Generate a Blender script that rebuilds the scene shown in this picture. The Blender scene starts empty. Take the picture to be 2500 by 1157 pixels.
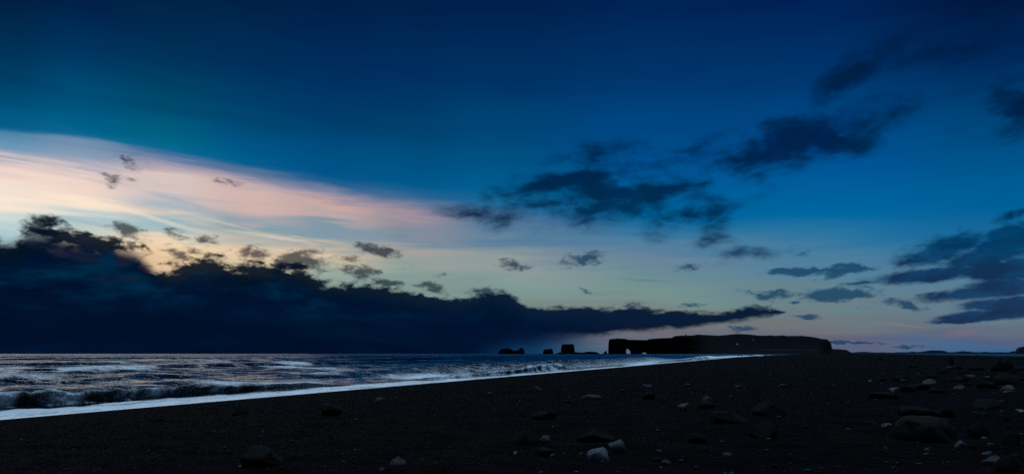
import bpy, bmesh, math, random
import numpy as np
from mathutils import Vector, Matrix

random.seed(7)
RNG = np.random.default_rng(7)
scene = bpy.context.scene
COL = scene.collection
R = math.radians

# ------------------------------------------------------------------ camera
EYE = 3.0                       # metres above the sea
FPX = 1250 / math.tan(R(40))    # focal length in photograph pixels (80 degrees across)
HORIZON = 863.0
cam_data = bpy.data.cameras.new("camera")
cam = bpy.data.objects.new("camera", cam_data)
COL.objects.link(cam)
cam.location = (0, 0, EYE)
cam.rotation_euler = (R(90), 0, 0)
cam_data.sensor_width = 36
cam_data.lens = 18 / math.tan(R(40))
cam_data.shift_y = (HORIZON - 578.5) / 2500
cam_data.clip_start = 0.1
cam_data.clip_end = 60000
scene.camera = cam

scene.view_settings.view_transform = 'Standard'
scene.view_settings.look = 'None'
scene.view_settings.exposure = 0
scene.view_settings.gamma = 1
scene.view_settings.use_curve_mapping = False
scene.cycles.max_bounces = 6
scene.cycles.use_denoising = False
scene.cycles.sample_clamp_indirect = 4
scene.cycles.use_adaptive_sampling = True
scene.cycles.adaptive_threshold = 0.01
scene.cycles.adaptive_min_samples = 16


def lin(c):
    out = []
    for v in c:
        v = v / 255
        out.append(v / 12.92 if v <= 0.04045 else ((v + 0.055) / 1.055) ** 2.4)
    return tuple(out)


def azel(x, y):
    """photograph pixel -> azimuth, elevation in radians"""
    u = (x - 1250) / FPX
    v = (HORIZON - y) / FPX
    a = math.atan(u)
    return a, math.atan(v * math.cos(a))


# ------------------------------------------------------------------ node helper
class NT:
    def __init__(self, tree):
        self.t = tree

    def n(self, kind, **kw):
        nd = self.t.nodes.new(kind)
        for k, v in kw.items():
            setattr(nd, k, v)
        return nd

    def put(self, sock, v):
        if v is None:
            return
        if isinstance(v, bpy.types.NodeSocket):
            self.t.links.new(v, sock)
        else:
            sock.default_value = v

    def m(self, op, a=None, b=None, c=None, clamp=False):
        nd = self.n('ShaderNodeMath', operation=op, use_clamp=clamp)
        for s, v in zip(nd.inputs, (a, b, c)):
            self.put(s, v)
        return nd.outputs[0]

    def vm(self, op, a=None, b=None, out=0):
        nd = self.n('ShaderNodeVectorMath', operation=op)
        self.put(nd.inputs[0], a)
        self.put(nd.inputs[1], b)
        return nd.outputs[out]

    def xyz(self, x=0.0, y=0.0, z=0.0):
        nd = self.n('ShaderNodeCombineXYZ')
        for s, v in zip(nd.inputs, (x, y, z)):
            self.put(s, v)
        return nd.outputs[0]

    def step(self, v, lo, hi, a=0.0, b=1.0):
        nd = self.n('ShaderNodeMapRange', interpolation_type='SMOOTHSTEP')
        for s, x in zip(nd.inputs, (v, lo, hi, a, b)):
            self.put(s, x)
        return nd.outputs[0]

    def remap(self, v, lo, hi, a=0.0, b=1.0, clamp=True):
        nd = self.n('ShaderNodeMapRange', clamp=clamp)
        for s, x in zip(nd.inputs, (v, lo, hi, a, b)):
            self.put(s, x)
        return nd.outputs[0]

    def noise(self, vec, scale, detail=4.0, rough=0.55, lac=2.0, dist=0.0, dims='3D', color=False):
        nd = self.n('ShaderNodeTexNoise', noise_dimensions=dims)
        self.put(nd.inputs['Vector'], vec)
        nd.inputs['Scale'].default_value = scale
        nd.inputs['Detail'].default_value = detail
        nd.inputs['Roughness'].default_value = rough
        nd.inputs['Lacunarity'].default_value = lac
        nd.inputs['Distortion'].default_value = dist
        return nd.outputs['Color' if color else 'Fac']

    def ramp(self, v, stops, interp='LINEAR'):
        nd = self.n('ShaderNodeValToRGB')
        cr = nd.color_ramp
        cr.interpolation = interp
        stops = sorted(stops, key=lambda s: s[0])
        while len(cr.elements) < len(stops):
            cr.elements.new(0.5)
        for e, (p, c) in zip(cr.elements, stops):
            e.position = p
        for e, (p, c) in zip(cr.elements, stops):
            e.color = (*c[:3], 1)
        self.put(nd.inputs[0], v)
        return nd.outputs[0]

    def curve(self, v, pts):
        """pts in 0..1 x 0..1, straight between points"""
        nd = self.n('ShaderNodeFloatCurve')
        cv = nd.mapping.curves[0]
        pts = sorted(pts)
        while len(cv.points) < len(pts):
            cv.points.new(0.5, 0.5)
        for p, (x, y) in zip(cv.points, pts):
            p.location = (x, y)
            p.handle_type = 'AUTO_CLAMPED'
        nd.mapping.extend = 'HORIZONTAL'
        nd.mapping.update()
        self.put(nd.inputs['Value'], v)
        return nd.outputs[0]

    def mix(self, f, a, b, blend='MIX'):
        nd = self.n('ShaderNodeMix', data_type='RGBA', blend_type=blend)
        self.put(nd.inputs[0], f)
        for s, v in ((nd.inputs[6], a), (nd.inputs[7], b)):
            if isinstance(v, tuple) and len(v) == 3:
                v = (*v, 1)
            self.put(s, v)
        return nd.outputs[2]


# ------------------------------------------------------------------ the sky (dusk, sunset glow behind a cloud bank)
world = bpy.data.worlds.new("World")
scene.world = world
world.use_nodes = True
wt = world.node_tree
wt.nodes.clear()
W = NT(wt)
FILL_AZ, FILL_EL = R(-34), R(80)

tc = W.n('ShaderNodeTexCoord').outputs['Generated']
sep = W.n('ShaderNodeSeparateXYZ')
wt.links.new(tc, sep.inputs[0])
dx, dy, dz = sep.outputs
AZ = W.m('ARCTAN2', dx, dy)
EL = W.m('ARCSINE', dz)
P = W.xyz(AZ, EL, 0.0)
STR = W.vm('MULTIPLY', tc, (1.0, 1.0, 2.2))            # flattened for clouds

# large and fine turbulence
OFFS = W.vm('ADD', STR, (13.7, 5.1, 8.3))
warpc = W.xyz(W.m('SUBTRACT', W.noise(STR, 7.0, 6, 0.6), 0.5), W.m('SUBTRACT', W.noise(OFFS, 7.0, 6, 0.6), 0.5), 0.0)
warpf = W.xyz(W.m('SUBTRACT', W.noise(STR, 26.0, 5, 0.6), 0.5), W.m('SUBTRACT', W.noise(OFFS, 26.0, 5, 0.6), 0.5), 0.0)
fbm = W.noise(STR, 15.0, 9, 0.62, dist=0.25)
fbmf = W.noise(STR, 55.0, 6, 0.6, dist=0.4)


def curve_az(pts, half=R(62), ymax=0.40, ymin=0.0, src=None):
    """value over azimuth; pts = (azimuth, value)"""
    x = W.remap(src if src is not None else AZ, -half, half, 0, 1)
    c = W.curve(x, [((a + half) / (2 * half), (v - ymin) / (ymax - ymin)) for a, v in pts])
    return W.m('MULTIPLY_ADD', c, ymax - ymin, ymin)


# --- clear sky and high veil: colours by height under the veil's upper edge
EDGE = [(0, 322), (200, 341), (400, 370), (600, 408), (800, 450), (1000, 490), (1200, 520), (1600, 560), (2000, 575), (2450, 600)]
edge_pts = [azel(x, y) for x, y in EDGE]
edge = curve_az(edge_pts)
SKY = {
    0: [(-300, (0, 20, 52)), (0, (0, 34, 66)), (100, (0, 50, 86)), (180, (0, 64, 104)), (250, (0, 84, 124)), (310, (6, 103, 146)), (333, (80, 135, 168)), (365, (104, 150, 182)),
        (385, (165, 170, 190)), (405, (232, 208, 200)), (440, (245, 222, 208)), (470, (238, 225, 212)), (490, (252, 232, 212)), (515, (228, 223, 212)), (540, (194, 213, 212)), (580, (165, 195, 205)), (863, (60, 90, 110))],
    200: [(-300, (0, 20, 55)), (0, (0, 34, 74)), (120, (0, 54, 98)), (220, (0, 80, 120)), (310, (0, 102, 142)), (336, (20, 108, 148)), (352, (110, 140, 172)), (385, (132, 155, 180)), (412, (180, 176, 190)),
          (440, (238, 212, 200)), (470, (240, 216, 200)), (490, (252, 230, 208)), (515, (228, 221, 210)), (540, (172, 198, 203)), (580, (200, 205, 195)), (620, (232, 212, 182)), (863, (60, 90, 110))],
    400: [(-300, (0, 20, 56)), (0, (0, 32, 76)), (130, (0, 48, 98)), (250, (0, 74, 118)), (340, (0, 95, 138)), (366, (8, 103, 146)), (385, (80, 118, 158)), (410, (166, 158, 176)), (435, (220, 198, 190)),
          (465, (206, 193, 193)), (490, (165, 181, 193)), (510, (215, 202, 188)), (540, (156, 185, 195)), (570, (166, 190, 190)), (600, (240, 215, 182)), (640, (235, 202, 162)), (863, (60, 90, 110))],
    600: [(-300, (0, 20, 58)), (0, (0, 30, 78)), (150, (0, 44, 100)), (280, (0, 66, 120)), (380, (0, 88, 138)), (404, (5, 95, 142)), (425, (98, 120, 155)), (450, (185, 166, 176)), (485, (212, 182, 174)),
          (515, (190, 174, 172)), (540, (132, 158, 170)), (565, (175, 180, 172)), (590, (210, 192, 168)), (625, (240, 208, 172)), (650, (215, 196, 162)), (700, (142, 160, 150)), (863, (60, 90, 110))],
    800: [(-300, (0, 20, 60)), (0, (0, 28, 80)), (160, (0, 42, 102)), (300, (0, 60, 118)), (420, (0, 85, 138)), (448, (36, 95, 145)), (475, (125, 132, 160)), (505, (202, 170, 165)), (530, (176, 166, 166)),
          (550, (126, 150, 165)), (580, (132, 155, 165)), (610, (215, 190, 162)), (640, (190, 185, 162)), (670, (145, 165, 156)), (720, (130, 155, 146)), (863, (60, 90, 110))],
    1000: [(-300, (0, 20, 62)), (0, (0, 28, 82)), (180, (0, 44, 106)), (330, (0, 65, 122)), (440, (0, 88, 140)), (470, (36, 97, 145)), (500, (92, 117, 150)), (525, (162, 144, 155)), (550, (140, 140, 155)),
           (580, (116, 140, 155)), (610, (165, 160, 155)), (640, (150, 160, 155)), (690, (130, 155, 150)), (740, (125, 145, 136)), (863, (65, 92, 115))],
    1200: [(-300, (0, 20, 64)), (0, (0, 28, 84)), (200, (0, 48, 110)), (350, (0, 70, 128)), (450, (0, 92, 142)), (500, (28, 103, 150)), (530, (78, 114, 150)), (570, (85, 125, 155)), (610, (120, 140, 155)),
           (640, (145, 155, 156)), (690, (126, 152, 150)), (740, (120, 142, 136)), (800, (110, 111, 116)), (863, (70, 95, 122))],
    1600: [(-300, (0, 20, 68)), (0, (0, 30, 92)), (200, (0, 52, 118)), (400, (0, 80, 145)), (520, (0, 100, 156)), (555, (38, 111, 156)), (590, (75, 125, 158)), (630, (104, 131, 155)), (670, (104, 138, 149)),
           (720, (116, 145, 142)), (770, (119, 127, 124)), (815, (108, 106, 116)), (863, (62, 97, 128))],
    2000: [(-300, (0, 20, 66)), (0, (0, 30, 94)), (200, (0, 54, 122)), (400, (0, 83, 150)), (520, (0, 104, 160)), (570, (42, 117, 160)), (620, (74, 125, 158)), (680, (90, 130, 150)), (740, (105, 128, 133)),
           (790, (110, 114, 119)), (830, (99, 98, 117)), (863, (60, 100, 140))],
    2450: [(-300, (0, 16, 58)), (0, (0, 20, 70)), (150, (0, 37, 98)), (350, (0, 72, 136)), (500, (0, 95, 152)), (600, (30, 108, 156)), (680, (84, 124, 150)), (760, (100, 120, 136)), (800, (95, 107, 126)),
           (840, (84, 96, 127)), (863, (58, 100, 142))],
}
QLO, QHI = -0.45, 0.42
rot = W.n('ShaderNodeMapping')
wt.links.new(P, rot.inputs['Vector'])
rot.inputs['Rotation'].default_value = (0, 0, R(8.5))
rot.inputs['Scale'].default_value = (2.2, 26.0, 1.0)
streak = W.noise(rot.outputs[0], 1.0, 5, 0.6, dist=0.6)
rot2 = W.n('ShaderNodeMapping')
wt.links.new(P, rot2.inputs['Vector'])
rot2.inputs['Rotation'].default_value = (0, 0, R(7))
rot2.inputs['Scale'].default_value = (7.0, 80.0, 1.0)
streakf = W.noise(rot2.outputs[0], 1.0, 4, 0.6, dist=0.4)
q = W.m('SUBTRACT', edge, EL)
inveil = W.step(q, -0.01, 0.05)
amp = W.m('MULTIPLY_ADD', inveil, 0.052, 0.040)
dq = W.m('MULTIPLY', W.m('SUBTRACT', streak, 0.5), amp)
dq2 = W.m('MULTIPLY', W.m('SUBTRACT', streakf, 0.5), W.m('MULTIPLY_ADD', inveil, 0.020, 0.014))
q2 = W.m('ADD', W.m('ADD', q, dq), dq2)
qn = W.remap(q2, QLO, QHI, 0, 1)
base = None
prev = None
cols = []
for x in sorted(SKY):
    stops = []
    a0, e0 = azel(x, dict(EDGE)[x])
    for y, c in SKY[x]:
        a, e = azel(x, y)
        if y <= 350 and x >= 400:
            c = (c[0], c[1] + 4, max(0, c[2] - 6))
        if y <= 330:
            c = (c[0], c[1] * (0.93 if x <= 400 else 0.96), c[2] * 0.96)
        stops.append((min(1, max(0, (e0 - e - QLO) / (QHI - QLO))), lin(c)))
    cols.append((a0, stops))
# the glow weakens again to the other side of the sunset, out of the frame
full = [(R(-150), cols[9][1]), (R(-115), cols[7][1]), (R(-88), cols[5][1]), (R(-66), cols[3][1])] + cols + [(R(75), cols[9][1])]
for a, stops in full:
    c = W.ramp(qn, stops)
    if base is None:
        base = c
    else:
        base = W.mix(W.step(AZ, prev, a), base, c)
    prev = a

# --- thin darker wisps inside the veil and broken low clouds: soft (high) and crisp (low) groups
def blob_field(blobs, warp_amt, fine_amt, grow=1.0):
    wv = W.vm('ADD', W.vm('MULTIPLY', warpc, warp_amt), W.vm('MULTIPLY', warpf, fine_amt))
    PW = W.vm('ADD', P, wv)
    acc = None
    for b in blobs:
        x, y, rx, ry, s = b[:5]
        rotd = b[5] if len(b) > 5 else 0
        rx, ry = rx * grow, ry * grow
        a, e = azel(x, y)
        ax, _ = azel(x + 1, y)
        _, ey = azel(x, y - 1)
        sx, sy = rx * (ax - a), ry * (ey - e)
        c, sn = math.cos(R(rotd)), math.sin(R(rotd))
        k1, k2 = (c / sx, sn / sx, 0), (-sn / sy, c / sy, 0)
        cen = (k1[0] * a + k1[1] * e, k2[0] * a + k2[1] * e, 0)
        loc = W.xyz(W.vm('DOT_PRODUCT', PW, k1, out=1), W.vm('DOT_PRODUCT', PW, k2, out=1), 0.0)
        d = W.vm('DISTANCE', loc, cen, out=1)
        v = W.m('MULTIPLY_ADD', d, -s, s)
        acc = v if acc is None else W.m('MAXIMUM', acc, v)
    return W.m('MAXIMUM', acc, 0.0)


SOFT = [  # x, y, rx, ry, strength, tilt
    (1150, 524, 110, 18, .6, -3), (1240, 528, 60, 32, .75, 20), (1330, 455, 120, 26, 1.2, 6), (1420, 440, 100, 24, 1.3, -6), (1520, 478, 130, 24, 1.4, -14), (1610, 475, 90, 24, 1.3, 14), (1480, 505, 110, 28, 1.2, 20), (1420, 535, 130, 26, .8, 4), (1690, 512, 90, 24, 1.0, 14), (1340, 500, 120, 30, .55), (1285, 470, 95, 26, .9, 12), (1400, 448, 130, 34, 1.25, -4), (1470, 470, 120, 30, 1.2, -12), (1385, 520, 150, 36, .5),
    (1480, 525, 110, 36, .9, 10), (1570, 482, 120, 34, 1.25, 12), (1530, 500, 90, 36, 1.1, 0), (1620, 530, 60, 46, .7, 60), (1725, 508, 80, 32, 1.0, 8), (1740, 545, 50, 22, .9, 28),
    (1450, 378, 150, 36, .6, 8), (1560, 395, 150, 34, .45, 0), (1590, 440, 120, 30, .45, 0), (1700, 452, 110, 20, .55, 3), (1700, 355, 150, 30, .45, 6), (1830, 430, 60, 20, .3, 12),
    (1935, 350, 190, 62, 1.3, 10), (1870, 340, 120, 40, .9, 14), (2010, 345, 110, 46, 1.25, -14), (1920, 385, 60, 34, 1.0, 0), (2000, 305, 120, 40, .85, 8), (2180, 275, 70, 46, .5, 0), (2100, 290, 70, 34, .5, 0),
    (2060, 200, 130, 48, .85, 30), (2130, 155, 140, 38, .7, 22), (2270, 140, 150, 36, .7, 6), (2380, 112, 130, 34, .65, 20), (2030, 240, 50, 40, .55, 30), (2485, 265, 90, 74, 1.1, 0), (2300, 310, 90, 26, .2, 0), (2400, 340, 80, 30, .2),
    (1620, 395, 240, 46, .42, 10), (1780, 385, 150, 40, .42, 14), (1400, 410, 170, 46, .40, 14), (1660, 470, 140, 34, .5, 4), (2130, 235, 130, 60, .30, 10), (1850, 470, 130, 24, .22, 6),
    (1735, 600, 55, 24, .75, 8), (1805, 628, 80, 24, .65, 6), (1730, 575, 60, 22, .4, 30),
]
CRISP = [
    (622, 620, 62, 26, 1.0, 8), (705, 638, 62, 30, 1.2, 20), (765, 636, 45, 28, 1.0, -15), (925, 612, 62, 16, 1.15, -8), (880, 662, 60, 20, 1.0, -10), (955, 690, 46, 12, .9), (1060, 702, 40, 18, 1.0, -10),
    (985, 655, 46, 12, .5, -10), (840, 632, 60, 14, .45), (1425, 632, 66, 24, .9, 8), (1390, 628, 40, 18, .6), (1260, 648, 52, 18, .9, 0), (1680, 650, 44, 11, .7, 10), (1945, 612, 30, 18, .6), (1080, 672, 50, 9, .5, 0),
    (330, 402, 46, 22, .8, -10), (275, 437, 34, 20, .85, -20), (322, 442, 40, 12, .5, -8), (550, 447, 80, 14, .45, 0), (290, 385, 60, 14, .35), (430, 572, 66, 16, .7, -12), (500, 590, 50, 14, .7, 4), (470, 610, 40, 20, .6), (430, 628, 50, 24, 1.0, -25), (505, 625, 34, 16, .7, -20),
    (315, 566, 60, 22, 1.2, -16), (100, 556, 52, 34, 1.3, -20), (1430, 712, 24, 10, .5, -30), (1690, 750, 60, 6, .7), (1530, 742, 50, 18, .55), (1185, 714, 48, 14, 1.2), (790, 655, 40, 16, .6, 0),
    (1940, 663, 72, 11, 1.5, 0), (2060, 660, 88, 13, 1.25, 0), (2075, 652, 60, 10, 1.0, -6), (2045, 672, 46, 12, 1.0, 8), (2045, 720, 96, 19, 1.55, 1), (2010, 728, 60, 11, 1.2, -3), (1885, 722, 70, 14, .9, 2), (1850, 722, 60, 9, .7, -6), (1940, 737, 30, 5, .9, 0),
    (2205, 742, 66, 12, 1.0, -6), (2260, 716, 30, 6, .7, 3), (2110, 752, 46, 6, .5, -2), (1820, 803, 46, 9, 1.3, 2), (1782, 802, 40, 6, .7, -8), (1960, 775, 40, 7, 1.1, 3), (1905, 762, 30, 8, .8, 4), (2075, 836, 90, 4.5, 1.3, 0), (2235, 843, 60, 5, .7, 0), (2200, 846, 40, 3, .6, 0),
]
MASS = [
    (2285, 612, 130, 46, 1.2, 14), (2360, 588, 120, 40, 1.0, 8), (2340, 560, 30, 24, .6), (2470, 588, 110, 60, 1.6, 24), (2420, 625, 190, 36, 1.3, 6), (2300, 668, 240, 24, 1.35, 3), (2250, 678, 160, 16, 1.2, 2), (2480, 655, 160, 40, 1.5, 4),
    (2400, 716, 220, 22, 1.35, 3), (2470, 700, 160, 30, 1.4, 2), (2350, 722, 160, 10, 1.1, 3), (2470, 742, 170, 24, 1.45, 0), (2420, 768, 170, 18, 1.3, 3), (2380, 778, 150, 8, 1.2, 2), (2455, 535, 90, 24, .75, 6), (2110, 692, 80, 8, 1.0, 2), (2600, 700, 180, 80, 1.6, 0),
]
# ragged cloud density: the blob field says where, the turbulence says how much
nz = W.remap(fbm, 0.33, 0.69, 0.0, 1.0)
nzf = W.remap(fbmf, 0.33, 0.69, 0.0, 1.0)
nmix = W.m('MULTIPLY_ADD', nzf, 0.38, W.m('MULTIPLY', nz, 0.62))


def ragged(field, noise, k):
    """field + k*(noise-0.5), but nothing where the field is nothing"""
    gate = W.m('MULTIPLY', field, 3.0, clamp=True)
    return W.m('MULTIPLY_ADD', W.m('MULTIPLY', W.m('SUBTRACT', noise, 0.5), k), gate, field)


nsoft = W.m('MULTIPLY_ADD', nzf, 0.16, W.m('MULTIPLY', nz, 0.84))
f_soft = ragged(blob_field(SOFT, (.10, .050, 0), (.014, .009, 0), 1.42), nsoft, 0.85)
d_soft = W.step(f_soft, 0.0, 0.92)
f_crisp = ragged(blob_field(CRISP, (.034, .014, 0), (.046, .024, 0), 1.3), W.m('MULTIPLY_ADD', nzf, 0.62, W.m('MULTIPLY', nz, 0.38)), 1.15)
d_crisp = W.step(f_crisp, 0.12, 0.85)
f_mass = ragged(blob_field(MASS, (.07, .016, 0), (.022, .007, 0), 1.06), nmix, 0.75)
d_mass = W.step(f_mass, 0.08, 0.75)

sky = base
# bright and blue streaks inside the veil
hl = blob_field([(330, 520, 250, 8, 1.0, -12.5), (120, 478, 170, 7, .8, -4), (560, 548, 120, 5, .5, -10), (690, 583, 130, 7, .8, -6), (740, 618, 150, 6, .5, -4)], (.02, .012, 0), (.012, .007, 0))
sky = W.mix(W.m('MULTIPLY', hl, 0.55, clamp=True), sky, lin((255, 230, 205)))
rs_ = blob_field([(840, 512, 90, 14, .9, -6), (990, 535, 70, 9, .6, -8), (690, 505, 120, 16, .5, -8)], (.02, .010, 0), (.012, .008, 0))
sky = W.mix(W.m('MULTIPLY', rs_, 0.28, clamp=True), sky, lin((232, 165, 148)))
bl = blob_field([(690, 556, 230, 14, .9, -9), (250, 552, 170, 9, .6, -8), (60, 378, 130, 12, .6, -10), (440, 492, 110, 8, .7, -9), (900, 575, 160, 9, .6, -5), (480, 552, 160, 6, .6, -8)], (.02, .012, 0), (.012, .007, 0))
sky = W.mix(W.m('MULTIPLY', bl, 0.55, clamp=True), sky, lin((118, 155, 175)))
# rose streaks
pinks = blob_field([(2205, 793, 90, 3.6, 1.0, -9.5), (2350, 812, 60, 14, .5, 8)], (.004, .002, 0), (.003, .002, 0))
sky = W.mix(W.m('MULTIPLY', pinks, 0.42, clamp=True), sky, lin((170, 110, 118)))
# an old vapour trail
trail = blob_field([(1570, 684, 92, 3.4, 1.0, -5.5)], (.004, .003, 0), (.003, .002, 0))
sky = W.mix(W.m('MULTIPLY', trail, 0.38, clamp=True), sky, lin((60, 82, 105)))

softcol = W.mix(W.step(EL, azel(1400, 620)[1], azel(1900, 330)[1]), lin((0, 58, 96)), lin((0, 24, 66)))
softcol = W.mix(W.step(fbm, .35, .7), softcol, lin((0, 30, 62)))
sky = W.mix(W.m('MULTIPLY', d_soft, 0.92), sky, softcol)
crcol = W.mix(W.step(AZ, azel(900, 600)[0], azel(1700, 600)[0]), lin((33, 43, 56)), lin((8, 62, 96)))
sky = W.mix(W.m('MULTIPLY', d_crisp, 0.84), sky, crcol)
mcol = W.mix(W.step(fbm, .36, .66), lin((0, 60, 102)), lin((0, 34, 74)))
sky = W.mix(W.m('MULTIPLY', d_mass, 0.92), sky, mcol)

# --- the long dark cloud bank over the sea, and the rain under it
TOP = [(-900, 600), (-300, 560), (0, 570), (50, 558), (90, 536), (150, 552), (200, 566), (290, 576), (340, 594), (372, 625), (420, 652), (480, 640), (560, 638), (640, 645), (720, 650), (780, 682), (860, 688), (950, 704), (1040, 720),
       (1120, 728), (1190, 712), (1260, 728), (1310, 751), (1400, 749), (1480, 750), (1550, 744), (1600, 759), (1700, 762), (1780, 759), (1840, 751), (1885, 753), (1915, 764), (1960, 800), (2100, 870)]
BOT = [(-900, 1300), (1050, 1080), (1150, 900), (1220, 850), (1330, 830), (1400, 824), (1470, 819), (1560, 812), (1650, 806), (1740, 795), (1820, 785), (1880, 773), (1920, 763), (1980, 744)]
wb = W.vm('ADD', W.vm('MULTIPLY', warpc, (.03, .012, 0)), W.vm('MULTIPLY', warpf, (.012, .008, 0)))
sw = W.n('ShaderNodeSeparateXYZ')
wt.links.new(W.vm('ADD', P, wb), sw.inputs[0])
AZW, ELW = sw.outputs[0], sw.outputs[1]
top = curve_az([azel(x, y) for x, y in TOP], ymax=0.30, ymin=-0.05, src=AZW)
bot = curve_az([(azel(x, y)[0], max(azel(x, y)[1], -0.2)) for x, y in BOT], ymax=0.30, ymin=-0.2, src=AZW)
top = W.m('MULTIPLY', top, W.step(AZ, R(-140), R(-75)))
# towards the left the top is torn into billows, towards the right it lies flat
torn = W.step(AZ, azel(1300, 700)[0], azel(200, 700)[0], 0.009, 0.034)
soft_w = W.step(AZ, azel(1250, 700)[0], azel(200, 700)[0], 0.0055, 0.0115)
finel = W.step(AZ, azel(1300, 700)[0], azel(400, 700)[0], 0.0065, 0.018)
lump = W.m('ADD', W.m('MULTIPLY', W.m('SUBTRACT', nz, 0.5), torn), W.m('MULTIPLY', W.m('SUBTRACT', nzf, 0.5), finel))
h_top = W.m('ADD', W.m('SUBTRACT', top, ELW), lump)
h_bot = W.m('ADD', W.m('SUBTRACT', ELW, bot), W.m('MULTIPLY', lump, 0.6))
d_top = W.step(W.m('DIVIDE', h_top, soft_w), -0.6, 0.9)
botw = W.step(AZ, azel(1230, 830)[0], azel(1480, 830)[0], 0.030, 0.007)
d_bot = W.step(W.m('DIVIDE', h_bot, botw), -0.7, 1.0)
d_bank = W.m('MINIMUM', d_top, d_bot)
# gaps near the top on the left
gaps = blob_field([(195, 622, 100, 34, .95, -14), (310, 628, 80, 28, .9, 10), (318, 682, 50, 9, .8, -10), (240, 678, 40, 10, .5, 0), (385, 640, 60, 30, .95, 30), (90, 585, 70, 30, .35, 0), (410, 662, 30, 12, .6, 0)], (.03, .02, 0), (.018, .014, 0))
hole = W.m('MULTIPLY', W.step(ragged(gaps, W.m('SUBTRACT', 1.0, nmix), 1.5), 0.14, 0.75), 0.92)
d_bank = W.m('MULTIPLY', d_bank, W.m('SUBTRACT', 1.0, hole))

rain_r = W.step(AZ, azel(1310, 830)[0], azel(1560, 830)[0], 1.0, 0.0)
rz = W.remap(AZ, azel(900, 830)[0], azel(1500, 830)[0], 0, 1)
raincol = W.mix(W.step(EL, 0.0, azel(1300, 818)[1]),
                W.ramp(rz, [(0, lin((0, 14, 44))), (.3, lin((0, 20, 52))), (.5, lin((3, 38, 74))), (.67, lin((12, 56, 92))), (.85, lin((28, 76, 110))), (1, lin((56, 94, 126)))]),
                W.ramp(rz, [(0, lin((0, 16, 46))), (.3, lin((0, 18, 50))), (.5, lin((1, 26, 60))), (.67, lin((5, 36, 72))), (.85, lin((24, 50, 86))), (1, lin((84, 86, 106)))]))
below = W.step(W.m('SUBTRACT', top, EL), 0.004, 0.03)
rain = W.m('MULTIPLY', W.m('MULTIPLY', rain_r, below), W.remap(fbm, 0.2, 0.8, 0.97, 1.0))
sky = W.mix(rain, sky, raincol)
bankcol = W.mix(W.step(h_top, 0.0, 0.05), W.mix(W.step(AZ, azel(500, 700)[0], azel(1400, 700)[0]), lin((3, 19, 32)), lin((0, 24, 52))), lin((0, 17, 46)))
lowf = W.noise(W.vm('MULTIPLY', STR, (1.0, 1.0, 1.6)), 6.0, 5, 0.62)
patch = W.m('MULTIPLY', W.step(W.m('MULTIPLY_ADD', fbm, 0.35, W.m('MULTIPLY', lowf, 0.65)), .44, .64), W.step(h_top, .012, .05, 0, .95))
patch = W.m('MULTIPLY', patch, W.step(EL, azel(1000, 800)[1], azel(400, 700)[1], 0.1, 1.0))
bankcol = W.mix(W.m('MULTIPLY', W.step(streak, .40, .62), W.step(h_top, .03, .08, 0, .6)), bankcol, lin((0, 11, 34)))
bankcol = W.mix(patch, bankcol, lin((0, 47, 76)))
sky = W.mix(W.m('MULTIPLY', d_bank, 0.985), sky, bankcol)
# under the horizon
sky = W.mix(W.step(EL, -0.03, -0.005), lin((0, 14, 30)), sky)

nish = W.n('ShaderNodeTexSky', sky_type='NISHITA')
nish.sun_disc = False
nish.sun_elevation = FILL_EL
nish.sun_rotation = FILL_AZ
final = W.mix(1.0, sky, W.mix(1.0, nish.outputs[0], (0.00002, 0.00002, 0.00002), 'MULTIPLY'), 'ADD')
bg = W.n('ShaderNodeBackground')
wt.links.new(final, bg.inputs['Color'])
bg.inputs['Strength'].default_value = 1.0
wo = W.n('ShaderNodeOutputWorld')
wt.links.new(bg.outputs[0], wo.inputs[0])
world.cycles.sampling_method = 'MANUAL'
world.cycles.sample_map_resolution = 1024

# very soft fill lamp added overhead to brighten the foam; no sun there
fill_data = bpy.data.lights.new("fill_lamp", 'SUN')
fill_data.energy = 2.5
fill_data.angle = R(32)
fill_data.color = (0.50, 0.75, 1.0)
fill_lamp = bpy.data.objects.new("fill_lamp", fill_data)
COL.objects.link(fill_lamp)
sdir = Vector((math.sin(FILL_AZ) * math.cos(FILL_EL), math.cos(FILL_AZ) * math.cos(FILL_EL), math.sin(FILL_EL)))
fill_lamp.rotation_euler = (-sdir).to_track_quat('-Z', 'Y').to_euler()
fill_lamp.location = sdir * 200


# ================================================================== noise and small helpers
def _hash(ix, iy, iz, seed):
    h = (ix * 374761393 + iy * 668265263 + iz * 2147483647 + seed * 1274126177) & 0xFFFFFFFF
    h = ((h ^ (h >> 13)) * 1274126177) & 0xFFFFFFFF
    return ((h ^ (h >> 16)) & 0xFFFF) / 65535.0 * 2 - 1


def vnoise(x, y, z=None, seed=0):
    """smooth value noise in about -1..1"""
    x = np.asarray(x, dtype=np.float64)
    y = np.asarray(y, dtype=np.float64)
    z = np.zeros_like(x) if z is None else np.asarray(z, dtype=np.float64)
    ix, iy, iz = np.floor(x).astype(np.int64), np.floor(y).astype(np.int64), np.floor(z).astype(np.int64)
    fx, fy, fz = x - ix, y - iy, z - iz
    fx, fy, fz = [f * f * f * (f * (f * 6 - 15) + 10) for f in (fx, fy, fz)]
    out = 0
    for a in (0, 1):
        for b in (0, 1):
            for c in (0, 1):
                w = (fx if a else 1 - fx) * (fy if b else 1 - fy) * (fz if c else 1 - fz)
                out = out + w * _hash(ix + a, iy + b, iz + c, seed)
    return out


def fbm_np(x, y, z=None, octaves=4, seed=0, gain=0.5):
    out, amp_, tot = 0, 1.0, 0.0
    f = 1.0
    for o in range(octaves):
        out = out + amp_ * vnoise(np.asarray(x) * f + 17.3 * o, np.asarray(y) * f - 9.1 * o, None if z is None else np.asarray(z) * f, seed + o)
        tot += amp_
        amp_ *= gain
        f *= 2.03
    return out / tot


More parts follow.
